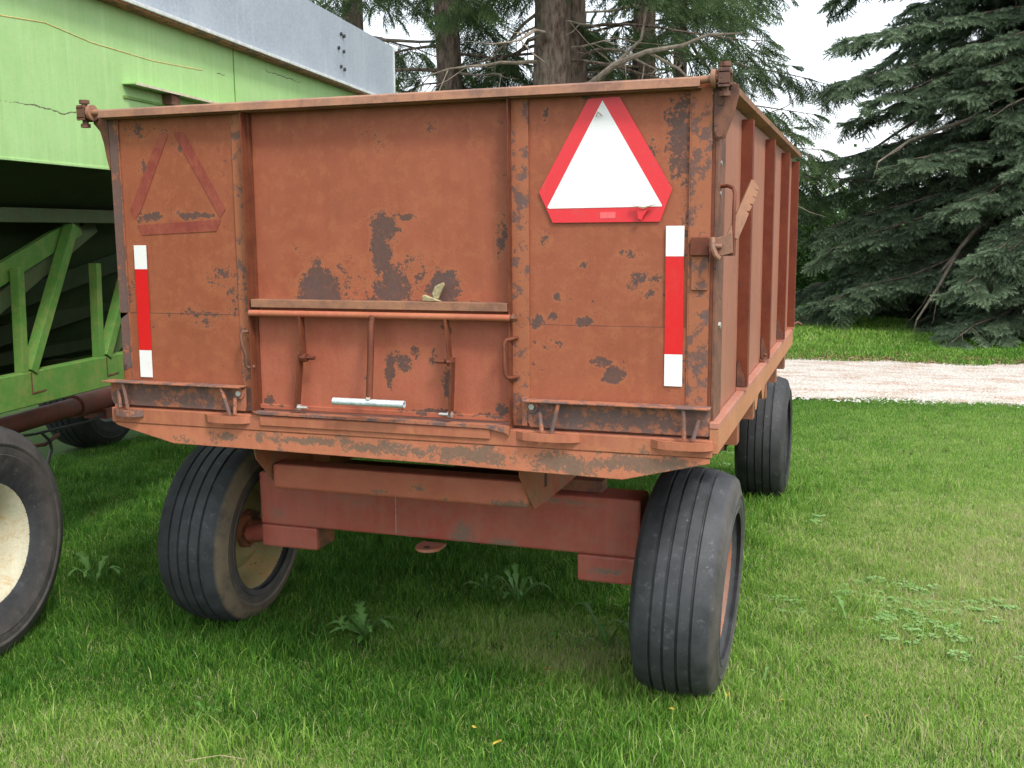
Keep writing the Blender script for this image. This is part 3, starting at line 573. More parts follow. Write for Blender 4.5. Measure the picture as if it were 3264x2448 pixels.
# angle ledge on the side
sg = gpart(MB().box(.053, .120, 1.17, 2.4, 2.340, 2.346), 'side_ledge', 'green', None)
gpart(MB().box(.1205, .1245, 1.17, 2.4, 2.336, 2.347), 'ledge_edge', 'rim_white', sg)
gpart(MB().box(.053, .060, 1.17, 2.4, 2.278, 2.290), 'ledge_foot', 'green_dark', sg)
gpart(MB().box(.053, .105, 1.52, 1.60, 2.288, 2.339), 'ledge_post', 'dark_rust', sg)
# sub frame
gpart(MB().tube([(.0525, -.09, 2.468), (.0525, .24, 2.482), (.0525, .62, 2.515), (.0525, .94, 2.490), (.0525, 1.44, 2.488), (.0525, 1.95, 2.515)], .0022, 4), 'scratch', 'orange_scratch')
gpart(MB().box(-.36, -.30, -1.2, 4.6, .861, 1.022), 'frame_beam', 'green_dark', bevel=.006)
gpart(MB().box(-1.62, -1.56, -1.2, 4.6, .790, .960), 'frame_beam', 'green_dark', bevel=.006)
gpart(MB().box(-.36, -.30, -1.4, 4.8, 1.703, 1.770), 'upper_rail', 'green_hopper', bevel=.004)
def gbar(p, q, wd, h, nm='brace', mat='green_dark', up=(1, 0, 0)): return gpart(MB().bar(p, q, wd, h, up), nm, mat, bevel=.002)
for s in (.81, 1.41, 2.0, 2.6, 3.2, 3.8, .21, -.4, -1.0):
    gbar((-.325, s, 1.020), (-.325, s+.020, 1.500), .042, .045)
    gbar((-.320, s+.045, 1.020), (-.320, s+.44, 1.690), .050, .055)
for k in range(4):
    gbar((-.40, -1.45+k*1.5, 1.00), (-.40, .02+k*1.5+.03, 1.70), .085, .03, mat='green_hopper')
gbar((-.375, .30, 1.30), (-.375, 1.38, 1.69), .095, .03)
gbar((-.62, .0, 1.12), (-.50, 2.6, 1.62), .10, .03, mat='hopper_dark'); gbar((-.70, -.3, .98), (-.66, 3.2, 1.40), .10, .03, mat='hopper_dark')
for s in (-1.0, 1.55, 4.4): gpart(MB().box(-1.55, -.37, s, s+.08, .88, .98), 'cross_beam', 'hopper_dark')
gpart(MB().box(-1.35, -.70, .9, 2.3, 1.0, 1.06), 'hopper_chute', 'hopper_dark')
for s in (.84, 1.44):
    gpart(MB().prism([(s-.004, 1.018), (s-.004, .915), (s+.10, .919), (s+.10, .926), (s+.004, .923), (s+.004, 1.018)], 'X', -.2995, -.2975), 'weld_line', 'dark_rust')
rp = gpart(MB().tube([(-1.0, .2, .60), (-1.0, 2.15, .618)], .055, 16), 'reach_pole', 'reachpole', smooth=True)
gpart(MB().tube([(-1.0, 2.15, .618), (-1.0, 3.8, .632)], .070, 16), 'reach_sleeve', 'reachpole', rp, smooth=True)
gpart(MB().box(-1.08, -.92, 2.35, 2.62, .51, .57), 'reach_clamp', 'reachpole', rp)
gpart(MB().box(-1.75, -.20, -.08, .08, .42, .56), 'rear_axle', 'under'); gpart(MB().box(-1.75, -.20, 3.77, 3.93, .42, .56), 'front_axle', 'under')
gpart(MB().box(-1.60, -.55, -.10, .10, .56, .789), 'bolster', 'under'); gpart(MB().box(-1.60, -.55, 3.75, 3.95, .56, .789), 'bolster', 'under')
hs = MB(); hs.tube([(-.86, .9, .66), (-.9, 1.3, .585), (-.95, 1.7, .54), (-.95, 2.2, .52), (-.93, 2.45, .55), (-.92, 2.46, .62)], .008, 6)
gpart(hs, 'hose', 'hose', smooth=True)
gpart(MB().tube([(-.92, 1.72, .545), (-.90, 1.76, .49), (-.90, 1.77, .44), (-.90, 1.73, .38), (-.90, 1.70, .35)], .009, 6), 'hose', 'hose', smooth=True)
gpart(MB().tube([(-.95, 1.5, .50), (-.93, 1.75, .47), (-.94, 1.9, .50)], .012, 6), 'hose_coupling', 'dark_rust', smooth=True)
wheel(G, (-.065, 0, .465), .480, .36, .236, M['tyre'], M['rim_white'], -.06, 1)
wheel(G, (-2.05, 0, .465), .480, .36, .262, M['tyre_dark'], M['rim_white'], -.06, -1)
wheel(G, (-.02, 3.85, .465), .480, .36, .262, M['tyre_dark'], M['rim_white'], .06, 1)
wheel(G, (-2.02, 3.85, .465), .480, .36, .262, M['tyre_dark'], simple('grey_rim', (.34, .34, .34), .6), .10, 1)

# ------------------------------------------------------------------ ground and driveway
def ground_mat():
    b = NB('lawn_soil'); P = b.pos()
    n1 = b.noise(P, .8, 5, .6); n2 = b.noise(P, 9, 6, .7); n3 = b.noise(P, 90, 4, .7)
    col = b.mix(b.ramp(n1, .35, .65), (.026, .065, .010), (.040, .085, .016))
    col = b.mix(b.math('MULTIPLY', b.ramp(n2, .45, .7), .5), col, (.10, .10, .045))
    col = b.mix(b.math('MULTIPLY', b.ramp(n3, .4, .7), .5), col, (.025, .045, .012))
    b.bump(n2, .5, .02); return b.fin(col, .95, spec=.1)
gm = MB(); N = 60
gr = [-300, -120, -60, -30, -15]+[-10+i*.5 for i in range(81)]+[34, 45, 70, 120, 300]
for y in gr:
    for x in gr:
        d = math.hypot(x, y); z = 0.018*noise.noise(Vector((x*.45, y*.45, 3)))
        if d > 40: z = 0
        gm.v.append((x, y, z-.012))
k = len(gr)
for j in range(k-1):
    for i in range(k-1): gm.f.append((j*k+i, j*k+i+1, (j+1)*k+i+1, (j+1)*k+i))
tag(gm.build('ground', ground_mat(), None, smooth=True), kind='structure')
def gravel_mat():
    b = NB('limestone_gravel'); P = b.pos()
    v = b.n('ShaderNodeTexVoronoi'); b.l(P, v.inputs['Vector']); v.inputs['Scale'].default_value = 34
    n1 = b.noise(P, 1.6, 6, .65, (1, 2.2, 1)); n2 = b.noise(P, 30, 5, .75)
    col = b.mix(v.outputs['Color'], (.42, .385, .34), (.62, .58, .53))
    col = b.mix(b.math('MULTIPLY', b.math('MULTIPLY', b.ramp(n1, .46, .62), b.ramp(n2, .40, .58)), .85), col, (.35, .20, .13))
    b.bump(v.outputs['Distance'], .9, .02); return b.fin(col, .95, spec=.1)
def edge(y, x, s): return y+.26*noise.noise(Vector((x*1.3, s, 1)))+.12*noise.noise(Vector((x*4, s, 5)))
dv = MB(); xs = [-60+i*.25 for i in range(481)]
for x in xs:
    c = x*.02 if abs(x) < 20 else .4*math.copysign(1, x)
    for t, z in ((0, .004), (.12, .022), (.5, .034), (.88, .022), (1, .004)):
        y0, y1 = edge(7.42, x, 1), edge(10.45, x, 7); dv.v.append((x, y0+(y1-y0)*t+c*1.6, z+.006*noise.noise(Vector((x*2, t*9, 0)))+.012))
for i in range(len(xs)-1):
    for j in range(4): dv.f.append((i*5+j, (i+1)*5+j, (i+1)*5+j+1, i*5+j+1))
tag(dv.build('driveway', gravel_mat(), None, smooth=True), kind='structure')

# ------------------------------------------------------------------ scattering through geometry nodes
def source_collection(name, meshes, mat):
    c = bpy.data.collections.new(name)
    for i, (vs, fs, tints) in enumerate(meshes):
        me = bpy.data.meshes.new(name+'_piece'); me.from_pydata(vs, [], fs); me.update(); me.materials.append(mat)
        if tints is not None:
            a = me.attributes.new('tint', 'FLOAT', 'POINT')
            a.data.foreach_set('value', tints)
        o = bpy.data.objects.new(name+'_piece.%03d' % i, me); c.objects.link(o)
    return c
def scatter(name, pts, coll, mat, parent=None):
    """pts: (x, y, z, rx, ry, rz, scale)"""
    me = bpy.data.meshes.new(name); me.from_pydata([p[:3] for p in pts], [], []); me.update(); me.materials.append(mat)
    a = me.attributes.new('rot', 'FLOAT_VECTOR', 'POINT'); a.data.foreach_set('vector', [v for p in pts for v in p[3:6]])
    a = me.attributes.new('scl', 'FLOAT', 'POINT'); a.data.foreach_set('value', [p[6] for p in pts])
    a = me.attributes.new('pick', 'INT', 'POINT'); a.data.foreach_set('value', [random.randrange(len(coll.objects)) if len(p) < 8 else p[7] for p in pts])
    o = bpy.data.objects.new(name, me); COL.objects.link(o)
    ng = bpy.data.node_groups.new(name+'_scatter', 'GeometryNodeTree')
    ng.interface.new_socket('Geometry', in_out='INPUT', socket_type='NodeSocketGeometry'); ng.interface.new_socket('Geometry', in_out='OUTPUT', socket_type='NodeSocketGeometry')
    A = ng.nodes.new; gi, go = A('NodeGroupInput'), A('NodeGroupOutput'); iop = A('GeometryNodeInstanceOnPoints'); ci = A('GeometryNodeCollectionInfo')
    ci.inputs['Collection'].default_value = coll; ci.inputs['Separate Children'].default_value = True; ci.inputs['Reset Children'].default_value = True
    def na(nm, t): x = A('GeometryNodeInputNamedAttribute'); x.data_type = t; x.inputs['Name'].default_value = nm; return x.outputs['Attribute']
    e2r = A('FunctionNodeEulerToRotation'); k = ng.links.new
    k(na('rot', 'FLOAT_VECTOR'), e2r.inputs[0]); k(e2r.outputs[0], iop.inputs['Rotation']); k(na('scl', 'FLOAT'), iop.inputs['Scale']); k(na('pick', 'INT'), iop.inputs['Instance Index'])
    iop.inputs['Pick Instance'].default_value = True
    k(gi.outputs[0], iop.inputs['Points']); k(ci.outputs[0], iop.inputs['Instance']); k(iop.outputs[0], go.inputs[0])
    m = o.modifiers.new('scatter', 'NODES'); m.node_group = ng
    if parent is not None: o.parent = parent
    return o

def foliage_mat(name, stops, rough=.55, trans=.25, world=None):
    """colour from the per-blade tint attribute, drifted by a slow world-space noise"""
    b = NB(name); P = b.pos(); at = b.n('ShaderNodeAttribute', attribute_name='tint').outputs['Fac']
    f = at
    if world:
        n1 = b.noise(P, world[0], 4, .6); f = b.math('ADD', at, b.math('MULTIPLY', b.math('SUBTRACT', n1, .5), world[1]))
        for (cx, cy, rx, ry, amt) in (world[2] if len(world) > 2 else ()):
            d = b.vmath('LENGTH', b.vmath('MULTIPLY', b.vmath('SUBTRACT', P, (cx, cy, 0)).outputs[0], (1/rx, 1/ry, 0)).outputs[0]).outputs['Value']
            f = b.math('ADD', f, b.math('MULTIPLY', b.ramp(b.math('ADD', d, b.math('MULTIPLY', b.noise(P, 5, 4, .7), .6)), 1.6, .6), amt))
    r = b.n('ShaderNodeValToRGB'); b.l(f, r.inputs[0]); el = r.color_ramp.elements
    while len(el) > 1: el.remove(el[-1])
    el[0].position = stops[0][0]; el[0].color = (*stops[0][1], 1)
    for p, c in stops[1:]: e = el.new(p); e.color = (*c, 1)
    col = r.outputs[0]; b.fin(col, rough, spec=.25)
    if trans:
        tr = b.n('ShaderNodeBsdfTranslucent'); b.l(col, tr.inputs[0]); mx = b.n('ShaderNodeMixShader'); mx.inputs[0].default_value = trans
        b.l(b.bs.outputs[0], mx.inputs[1]); b.l(tr.outputs[0], mx.inputs[2]); b.l(mx.outputs[0], b.out.inputs[0])
    return b.m

rnd = random.Random(5)
def blade_clump(n, rad, h0, h1, wd, dry):
    vs, fs, ti = [], [], []
    for _ in range(n):
        a = rnd.uniform(0, 6.283); r = rad*math.sqrt(rnd.random()); x, y = r*math.cos(a), r*math.sin(a)
        h = rnd.uniform(h0, h1); la = rnd.uniform(0, 6.283); ln = h*rnd.uniform(.1, .75); w_ = wd*rnd.uniform(.6, 1.2); fa = rnd.uniform(0, 3.14)
        sx, sy = math.cos(fa)*w_/2, math.sin(fa)*w_/2; dx, dy = math.cos(la)*ln, math.sin(la)*ln
        isdry = rnd.random() < dry; t = rnd.uniform(.72, .95) if isdry else max(0, min(.62, rnd.gauss(.32, .14)))
        if isdry: h *= .75
        k = len(vs)
        vs += [(x-sx, y-sy, -.004), (x+sx, y+sy, -.004), (x+dx*.35-sx*.8, y+dy*.35-sy*.8, h*.6), (x+dx*.35+sx*.8, y+dy*.35+sy*.8, h*.6), (x+dx, y+dy, h*(1-.25*ln/h))]
        fs += [(k, k+1, k+3, k+2), (k+2, k+3, k+4)]
        ti += [t*.85, t*.85, t, t, min(1, t+.06)]
    return vs, fs, ti
DRY_AND_SUNNY = [(1.15, .85, .75, .36, .27), (1.6, .60, .5, .26, .15), (1.2, 14.5, 4.0, 5, .20), (.15, -.50, .8, .38, .30), (3.5, .9, 2.1, 3.0, .36), (1.3, -.40, 1.0, .30, .18), (.3, .1, .3, .2, .14), (-.55, 1.5, .4, .4, .16), (3.8, 4.6, 2.6, 3.4, .26)]  # dry patches; right-hand entries put the sunny lawn's brightness into the blade colour
grass_m = foliage_mat('grass_blades', [(0.0, (.018, .075, .010)), (.22, (.045, .150, .018)), (.42, (.100, .255, .028)), (.60, (.230, .425, .062)), (.72, (.370, .530, .125)), (.86, (.44, .46, .19)), (1.0, (.54, .50, .31))], .5, .40, (1.6, .34, DRY_AND_SUNNY))
lawn_c = source_collection('lawn_source', [blade_clump(160, .085, .018, .045, .0028, .20) for _ in range(6)], grass_m)
long_c = source_collection('long_source', [blade_clump(70, .07, .045, .105, .0036, .05) for _ in range(5)], grass_m)
far_c = source_collection('far_source', [blade_clump(150, .22, .035, .08, .009, .10) for _ in range(5)], grass_m)

def gz(x, y): return 0.018*noise.noise(Vector((x*.45, y*.45, 3)))-.012
def tyrefoot(x, y):
    return False
pts, lpts, fpts = [], [], []
def cdist(x, y): return math.hypot(x-2.45, y+2.96)
rg = random.Random(9)
n_try = 0
for _ in range(26000):
    x = rg.uniform(-3.2, 5.2); y = rg.uniform(-1.9, 7.62); d = cdist(x, y)
    if d < 1.6: continue
    if d > 5.5 and rg.random() > .72: continue
    bare = noise.noise(Vector((x*1.7, y*1.7, 9)))
    if bare < -.45 and rg.random() < .4: continue
    pts.append((x, y, gz(x, y), 0, 0, rg.uniform(0, 6.28), rg.uniform(.8, 1.25)))
# longer growth: round the wheels, under the wagons, at the tyre feet
def longp(x, y):
    v = 0.0
    if -3 < x < 2.0 and .3 < y < 3.6: v = .55
    for cx, cy in ((1.875, .68), (0, .7), (1.87, 3.56), (-.8, .0)):
        dd = math.hypot((x-cx)/.42, (y-cy)/.62)
        if dd < 1: v = 1.0
    if -1 < x < 1.9 and -.35 < y < .45: v = max(v, .45)
    if 1.0 < x < 2.1 and -.1 < y < .35: v = max(v, .8)
    if math.hypot((x-1.15)/.8, (y-.85)/.35) < 1: v *= .15
    return v
for _ in range(7500):
    x = rg.uniform(-3.2, 3.2); y = rg.uniform(-1.6, 5.5)
    if rg.random() < max(longp(x, y), .05)*(.35+.65*(noise.noise(Vector((x*2.3, y*2.3, 4)))+.5)):
        lpts.append((x, y, gz(x, y), 0, 0, rg.uniform(0, 6.28), rg.uniform(.7, 1.25)))
for _ in range(9000):
    x = rg.uniform(-9, 9); y = rg.uniform(10.45, 22) if rg.random() < .8 else rg.uniform(22, 40)
    if y < 11.3 and rg.random() < .75: continue
    fpts.append((x, y, -.01, 0, 0, rg.uniform(0, 6.28), rg.uniform(.8, 1.5)*(1.4 if y > 12.5 and noise.noise(Vector((x, y, 2))) > 0 else 1)))
tag(scatter('grass', pts, lawn_c, grass_m), 'short green lawn grass with straw coloured patches', 'grass', kind='stuff')
tag(scatter('tall_grass', lpts, long_c, grass_m), 'longer uncut grass round the tyres and under the wagons', 'grass', kind='stuff')
tag(scatter('verge_grass', fpts, far_c, grass_m), 'grass verge beyond the gravel driveway', 'grass', kind='stuff')
# brown litter between the driveway and the verge
litter_m = foliage_mat('leaf_litter', [(0, (.13, .07, .035)), (.5, (.30, .19, .10)), (1, (.45, .36, .22))], .8, .1)
def litter_piece():
    vs, fs, ti = [], [], []
    for _ in range(60):
        x, y = rnd.uniform(-.2, .2), rnd.uniform(-.2, .2); a = rnd.uniform(0, 6.28); l = rnd.uniform(.02, .05); k = len(vs); t = rnd.random()
        dx, dy = math.cos(a)*l, math.sin(a)*l; z = rnd.uniform(.003, .02)
        vs += [(x, y, z), (x+dx-dy*.25, y+dy+dx*.25, z+.006), (x+dx*1.6, y+dy*1.6, z), (x+dx+dy*.25, y+dy-dx*.25, z+.004)]; fs.append((k, k+1, k+2, k+3)); ti += [t]*4
    return vs, fs, ti
lit_c = source_collection('litter_source', [litter_piece() for _ in range(3)], litter_m)
q = [(x, 10.45+.02*x*1.6+abs(rg.gauss(0, .35)), .0, 0, 0, rg.uniform(0, 6.28), rg.uniform(.7, 1.4)) for x in [rg.uniform(-6, 8) for _ in range(520)]]
q += [(rg.uniform(.5, 8), rg.uniform(11, 16), .0, 0, 0, rg.uniform(0, 6.28), rg.uniform(.7, 1.4)) for _ in range(260)]
q += [(x, 7.45+.032*x-abs(rg.gauss(0, .05)), .006, 0, 0, rg.uniform(0, 6.28), rg.uniform(.3, .6)) for x in [rg.uniform(-4, 6) for _ in range(80)]]
tag(scatter('leaf_litter', q, lit_c, litter_m), 'brown leaf litter along the far edge of the driveway', 'leaf litter', kind='stuff')
# loose stones
stone_m = foliage_mat('gravel_stones', [(0, (.30, .26, .22)), (.6, (.56, .52, .47)), (1, (.74, .71, .67))], .9, 0)
def stones():
    vs, fs, ti = [], [], []
    for _ in range(40):
        x, y = rnd.uniform(-.2, .2), rnd.uniform(-.2, .2); s = rnd.uniform(.006, .017); k = len(vs); t = rnd.random()
        vs += [(x+s*rnd.uniform(.7, 1.2)*a, y+s*rnd.uniform(.7, 1.2)*b_, s*rnd.uniform(.4, .8)*c_) for a, b_, c_ in ((1, 0, 0), (0, 1, 0), (-1, 0, 0), (0, -1, 0), (0, 0, 1))]
        fs += [(k, k+1, k+4), (k+1, k+2, k+4), (k+2, k+3, k+4), (k+3, k, k+4)]; ti += [t]*5
    return vs, fs, ti
st_c = source_collection('stone_source', [stones() for _ in range(4)], stone_m)
q = []
for _ in range(2300):
    x = rg.uniform(-5, 7); t = rg.random(); y = 7.40+.032*x+3.05*t
    q.append((x, y, .034-.03*abs(t-.5)*1.6, 0, 0, rg.uniform(0, 6.28), rg.uniform(.7, 1.3)))
tag(scatter('loose_gravel', q, st_c, stone_m), 'loose pale limestone gravel on the driveway', 'gravel', kind='stuff')

# ------------------------------------------------------------------ weeds, leaves
weed_m = foliage_mat('weed_leaf', [(0, (.045, .135, .022)), (.5, (.095, .225, .045)), (1, (.18, .32, .10))], .5, .25, (3, .2))
yel_m = simple('yellow_leaf', (.42, .32, .035), .6, 0, .2, 60, 0)
red_m = simple('brown_leaf', (.36, .13, .04), .6, 0, .25, 60, 0)
def leaf_mesh(length, width, lobes, rise, seed):
    r_ = random.Random(seed); vs, fs, ti = [], [], []; n = lobes*4+4; t0 = r_.uniform(.35, .75)
    for i in range(n+1):
        u = i/n; wv_ = width*math.sin(math.pi*min(1, (u*.9+.06)))**.8*(.30+.70*u)*(1.15-.55*u) * (1.0 if lobes == 0 else (.28+.72*abs(((u*lobes) % 1)))) * r_.uniform(.85, 1.1)
        if u < .12: wv_ = width*.07
        if i == n: wv_ = 0
        x = length*u; z = rise*math.sin(u*2.1)*1.0-.02*u*u*length/.2
        vs += [(x, -wv_, z+wv_*.30), (x, 0, z), (x, wv_, z+wv_*.30)]; ti += [t0, min(1, t0+.25), t0]
    for i in range(n):
        k = i*3; fs += [(k, k+1, k+4, k+3), (k+1, k+2, k+5, k+4)]
    return vs, fs, ti
def weed(x, y, n, size, lobes, label, name='weed', spread=6.283, a0=0, upright=.5):
    e = empty(name, (x, y, gz(x, y))); tag(e, label, 'weed')
    for i in range(n):
        L_ = size*rg.uniform(.65, 1.15); vs, fs, ti = leaf_mesh(L_, L_*rg.uniform(.26, .36), lobes, L_*rg.uniform(.3, .95)*upright*2, rg.random())
        me = bpy.data.meshes.new('leaf'); me.from_pydata(vs, [], fs); me.update(); me.materials.append(weed_m)
        at = me.attributes.new('tint', 'FLOAT', 'POINT'); at.data.foreach_set('value', ti)
        o = bpy.data.objects.new('leaf', me); COL.objects.link(o); o.parent = e; o.rotation_euler = (rg.uniform(-.2, .2), 0, a0+spread*(i+rg.uniform(-.3, .3))/n); o.location = (0, 0, .012)
weed(.56, .66, 15, .145, 6, 'broad jagged dandelion in the grass left of the bare brown patch', 'dandelion')
weed(1.03, 1.22, 11, .13, 5, 'tall jagged thistle under the middle of the rusty axle', 'thistle', upright=.8)
weed(.83, 1.35, 7, .10, 4, 'leafy weed in shade beneath the axle tow tab', 'weed')
weed(1.52, .86, 6, .13, 3, 'pale leafed weed standing just left of the near right tyre', 'weed', upright=.8)
weed(1.62, .95, 9, .11, 3, 'dark bushy weed against the inner side of the near right tyre', 'weed', upright=.9)
weed(1.40, .80, 3, .10, 3, 'small two leafed weed at the right end of the brown patch', 'weed')
weed(1.52, 1.25, 4, .11, 4, 'small weed below the right end of the axle beam', 'weed')
weed(-.96, .86, 7, .15, 4, 'grey green weed between the cream rimmed tyre and the dusty tyre', 'weed', upright=.7)
weed(-1.0, 1.6, 7, .14, 4, 'bright broad leafed weed under the green frame beam', 'weed')
weed(-.45, 1.9, 6, .12, 4, 'pale weed in the shade behind the dusty tyre', 'weed')
weed(.36, -.13, 4, .07, 3, 'tiny weed alone in the lawn at the lower left', 'weed')
weed(2.42, 1.43, 3, .10, 4, 'single upright pale dock leaf on the sunny lawn', 'weed', upright=1.0)
weed(2.14, .74, 4, .07, 3, 'small pale weed to the right of the near tyre foot', 'weed')
weed(.30, 2.9, 8, .14, 4, 'weed in the dark strip between both wagons', 'weed')
# clover patch
def clover():
    vs, fs, ti = [], [], []
    for _ in range(14):
        cx, cy, z = rnd.uniform(-.05, .05), rnd.uniform(-.05, .05), rnd.uniform(.025, .05); t = rnd.uniform(.5, 1); a = rnd.uniform(0, 6.28)
        for j in range(3):
            b_ = a+j*2.094; r_ = .011; k = len(vs); px, py = cx+math.cos(b_)*r_, cy+math.sin(b_)*r_
            for m in range(6): vs.append((px+math.cos(m*1.047)*r_*.85, py+math.sin(m*1.047)*r_*.85, z+rnd.uniform(-.002, .003))); ti.append(t)
            fs.append(tuple(range(k, k+6)))
    return vs, fs, ti
clov_m = foliage_mat('clover_leaf', [(0, (.07, .19, .035)), (.5, (.15, .32, .075)), (1, (.28, .45, .17))], .5, .2)
clo_c = source_collection('clover_source', [clover() for _ in range(4)], clov_m)
q = []
for cx, cy, rx, ry, n_ in ((2.62, 1.85, .26, .20, 90), (2.68, 1.45, .22, .16, 60), (2.95, 1.75, .22, .16, 35), (2.2, 1.6, .15, .3, 16), (3.2, 1.1, .4, .3, 24), (2.15, 3.2, .2, .35, 25), (-.6, 2.2, .4, .5, 26), (1.3, 4.4, .6, .4, 40)):
    for _ in range(int(n_*.42)):
        a, r_ = rg.uniform(0, 6.28), math.sqrt(rg.random()); x, y = cx+rx*r_*math.cos(a), cy+ry*r_*math.sin(a); q.append((x, y, gz(x, y), 0, 0, rg.uniform(0, 6.28), rg.uniform(.45, .75)))
tag(scatter('clover', q, clo_c, clov_m), 'pale clover patches in the lawn right of the near tyre', 'clover', kind='stuff')
def fallen(x, y, m, s, label, z=.045):
    r_ = random.Random(int(x*1000)); b = MB(); n = 9; s *= .72
    ring = [(s*math.cos(2*math.pi*i/n)*(1.4 if i == 0 else r_.uniform(.75, 1.05)), s*.65*math.sin(2*math.pi*i/n)*r_.uniform(.8, 1.1), r_.uniform(0, .35)*s) for i in range(n)]
    b.add([(0, 0, 0)]+ring, [(0, i+1, (i+1) % n+1) for i in range(n)]); o = b.build('fallen_leaf', m, None); o.location = (x, y, gz(x, y)+z); o.rotation_euler = (.3, .2, r_.uniform(0, 6))
    tag(o, label, 'leaf', 'fallen leaves on the lawn')
fallen(1.39, -.05, yel_m, .022, 'yellow fallen leaf nearest the bottom middle of the lawn')
fallen(1.87, .36, yel_m, .016, 'small yellow fallen leaf in front of the near tyre')
fallen(2.22, .55, yel_m, .022, 'bright yellow fallen leaf right of the near tyre')
fallen(2.04, .50, yel_m, .020, 'yellow fallen leaf standing on edge beside the near tyre', .06)
fallen(2.75, .50, yel_m, .017, 'yellow fallen leaf farthest right on the lawn')
fallen(1.28, .02, yel_m, .012, 'tiny yellow fleck left of the bottom middle leaf')
fallen(2.50, .52, yel_m, .013, 'faint yellow leaf on the mown lawn at the lower right')
fallen(1.395, .50, red_m, .022, 'rust brown fallen leaf standing below the brown patch', .06)
fallen(1.395, .40, red_m, .014, 'smaller rust brown leaf nearer the camera')
fallen(2.62, 1.15, red_m, .012, 'little brown leaf below the clover patch')
fallen(2.35, .95, red_m, .012, 'brown leaf between the near tyre and the clover')
sk = MB().tube([(.52, -.47, .045), (.62, -.43, .06), (.70, -.42, .055), (.73, -.50, .04)], .0016, 5).build('straw_stalk', M['dry_leaf'], None); tag(sk, 'thin bent dry straw lying on the lawn at the lower left', 'straw')

# ------------------------------------------------------------------ conifers
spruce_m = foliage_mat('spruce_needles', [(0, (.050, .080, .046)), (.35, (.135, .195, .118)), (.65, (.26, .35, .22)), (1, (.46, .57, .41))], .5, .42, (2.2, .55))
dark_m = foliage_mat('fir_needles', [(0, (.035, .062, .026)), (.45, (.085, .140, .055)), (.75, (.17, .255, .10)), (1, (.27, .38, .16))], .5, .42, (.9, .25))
def bark_mat():
    b = NB('conifer_bark'); P = b.pos(); n1 = b.noise(P, 1, 6, .7, (16, 16, 5)); n2 = b.noise(P, 2, 3, .6)
    col = b.mix(b.ramp(n1, .35, .65), (.065, .045, .036), (.20, .155, .125)); col = b.mix(b.math('MULTIPLY', b.ramp(n2, .5, .7), .35), col, (.14, .15, .09))
    b.bump(n1, .8, .03); return b.fin(col, .9, spec=.15)
M['bark'] = bark_mat(); M['limb'] = simple('dead_limb', (.20, .165, .125), .85, 0, .4, 12, .4, coordk='Object')
def sprig(length, side, droop, nn, tipt):
    """a twig whose side shoots are all set with needles; every needle is one small triangle"""
    r_ = rnd; vs, fs, ti = [], [], []
    def shoot(p, d, l, t0):
        d = d.normalized(); cnt = int(l*nn); a0 = r_.uniform(0, 6)
        u = d.orthogonal().normalized(); v = d.cross(u)
        for i in range(cnt):
            s_ = i/cnt; a = a0+i*2.4; n_ = (u*math.cos(a)+v*math.sin(a)); q_ = p+d*l*s_+Vector((0, 0, -droop*l*s_*s_)); ln = .026*r_.uniform(.8, 1.2)
            tip = q_+n_*ln*.8+d*ln*.75; sd_ = n_.cross(d)*.0050; k_ = len(vs)
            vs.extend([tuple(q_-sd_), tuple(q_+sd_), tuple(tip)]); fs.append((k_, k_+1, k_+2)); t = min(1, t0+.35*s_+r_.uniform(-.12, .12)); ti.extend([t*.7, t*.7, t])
    X = Vector((1, 0, 0)); shoot(Vector((0, 0, 0)), X+Vector((0, 0, .05)), length, .25)
    for i in range(side):
        u_ = .12+.8*i/side
        for sgn in (-1, 1):
            l = length*(.62*(1-u_)+.16)*r_.uniform(.8, 1.15); shoot(Vector((length*u_, 0, -droop*length*u_*u_)), Vector((.75, sgn*.75, r_.uniform(-.25, .1))), l, .25+tipt*u_)
    return vs, fs, ti
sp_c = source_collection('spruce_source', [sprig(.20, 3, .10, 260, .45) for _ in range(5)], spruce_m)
dk_c = source_collection('fir_source', [sprig(.26, 4, .35, 170, .3) for _ in range(5)], dark_m)

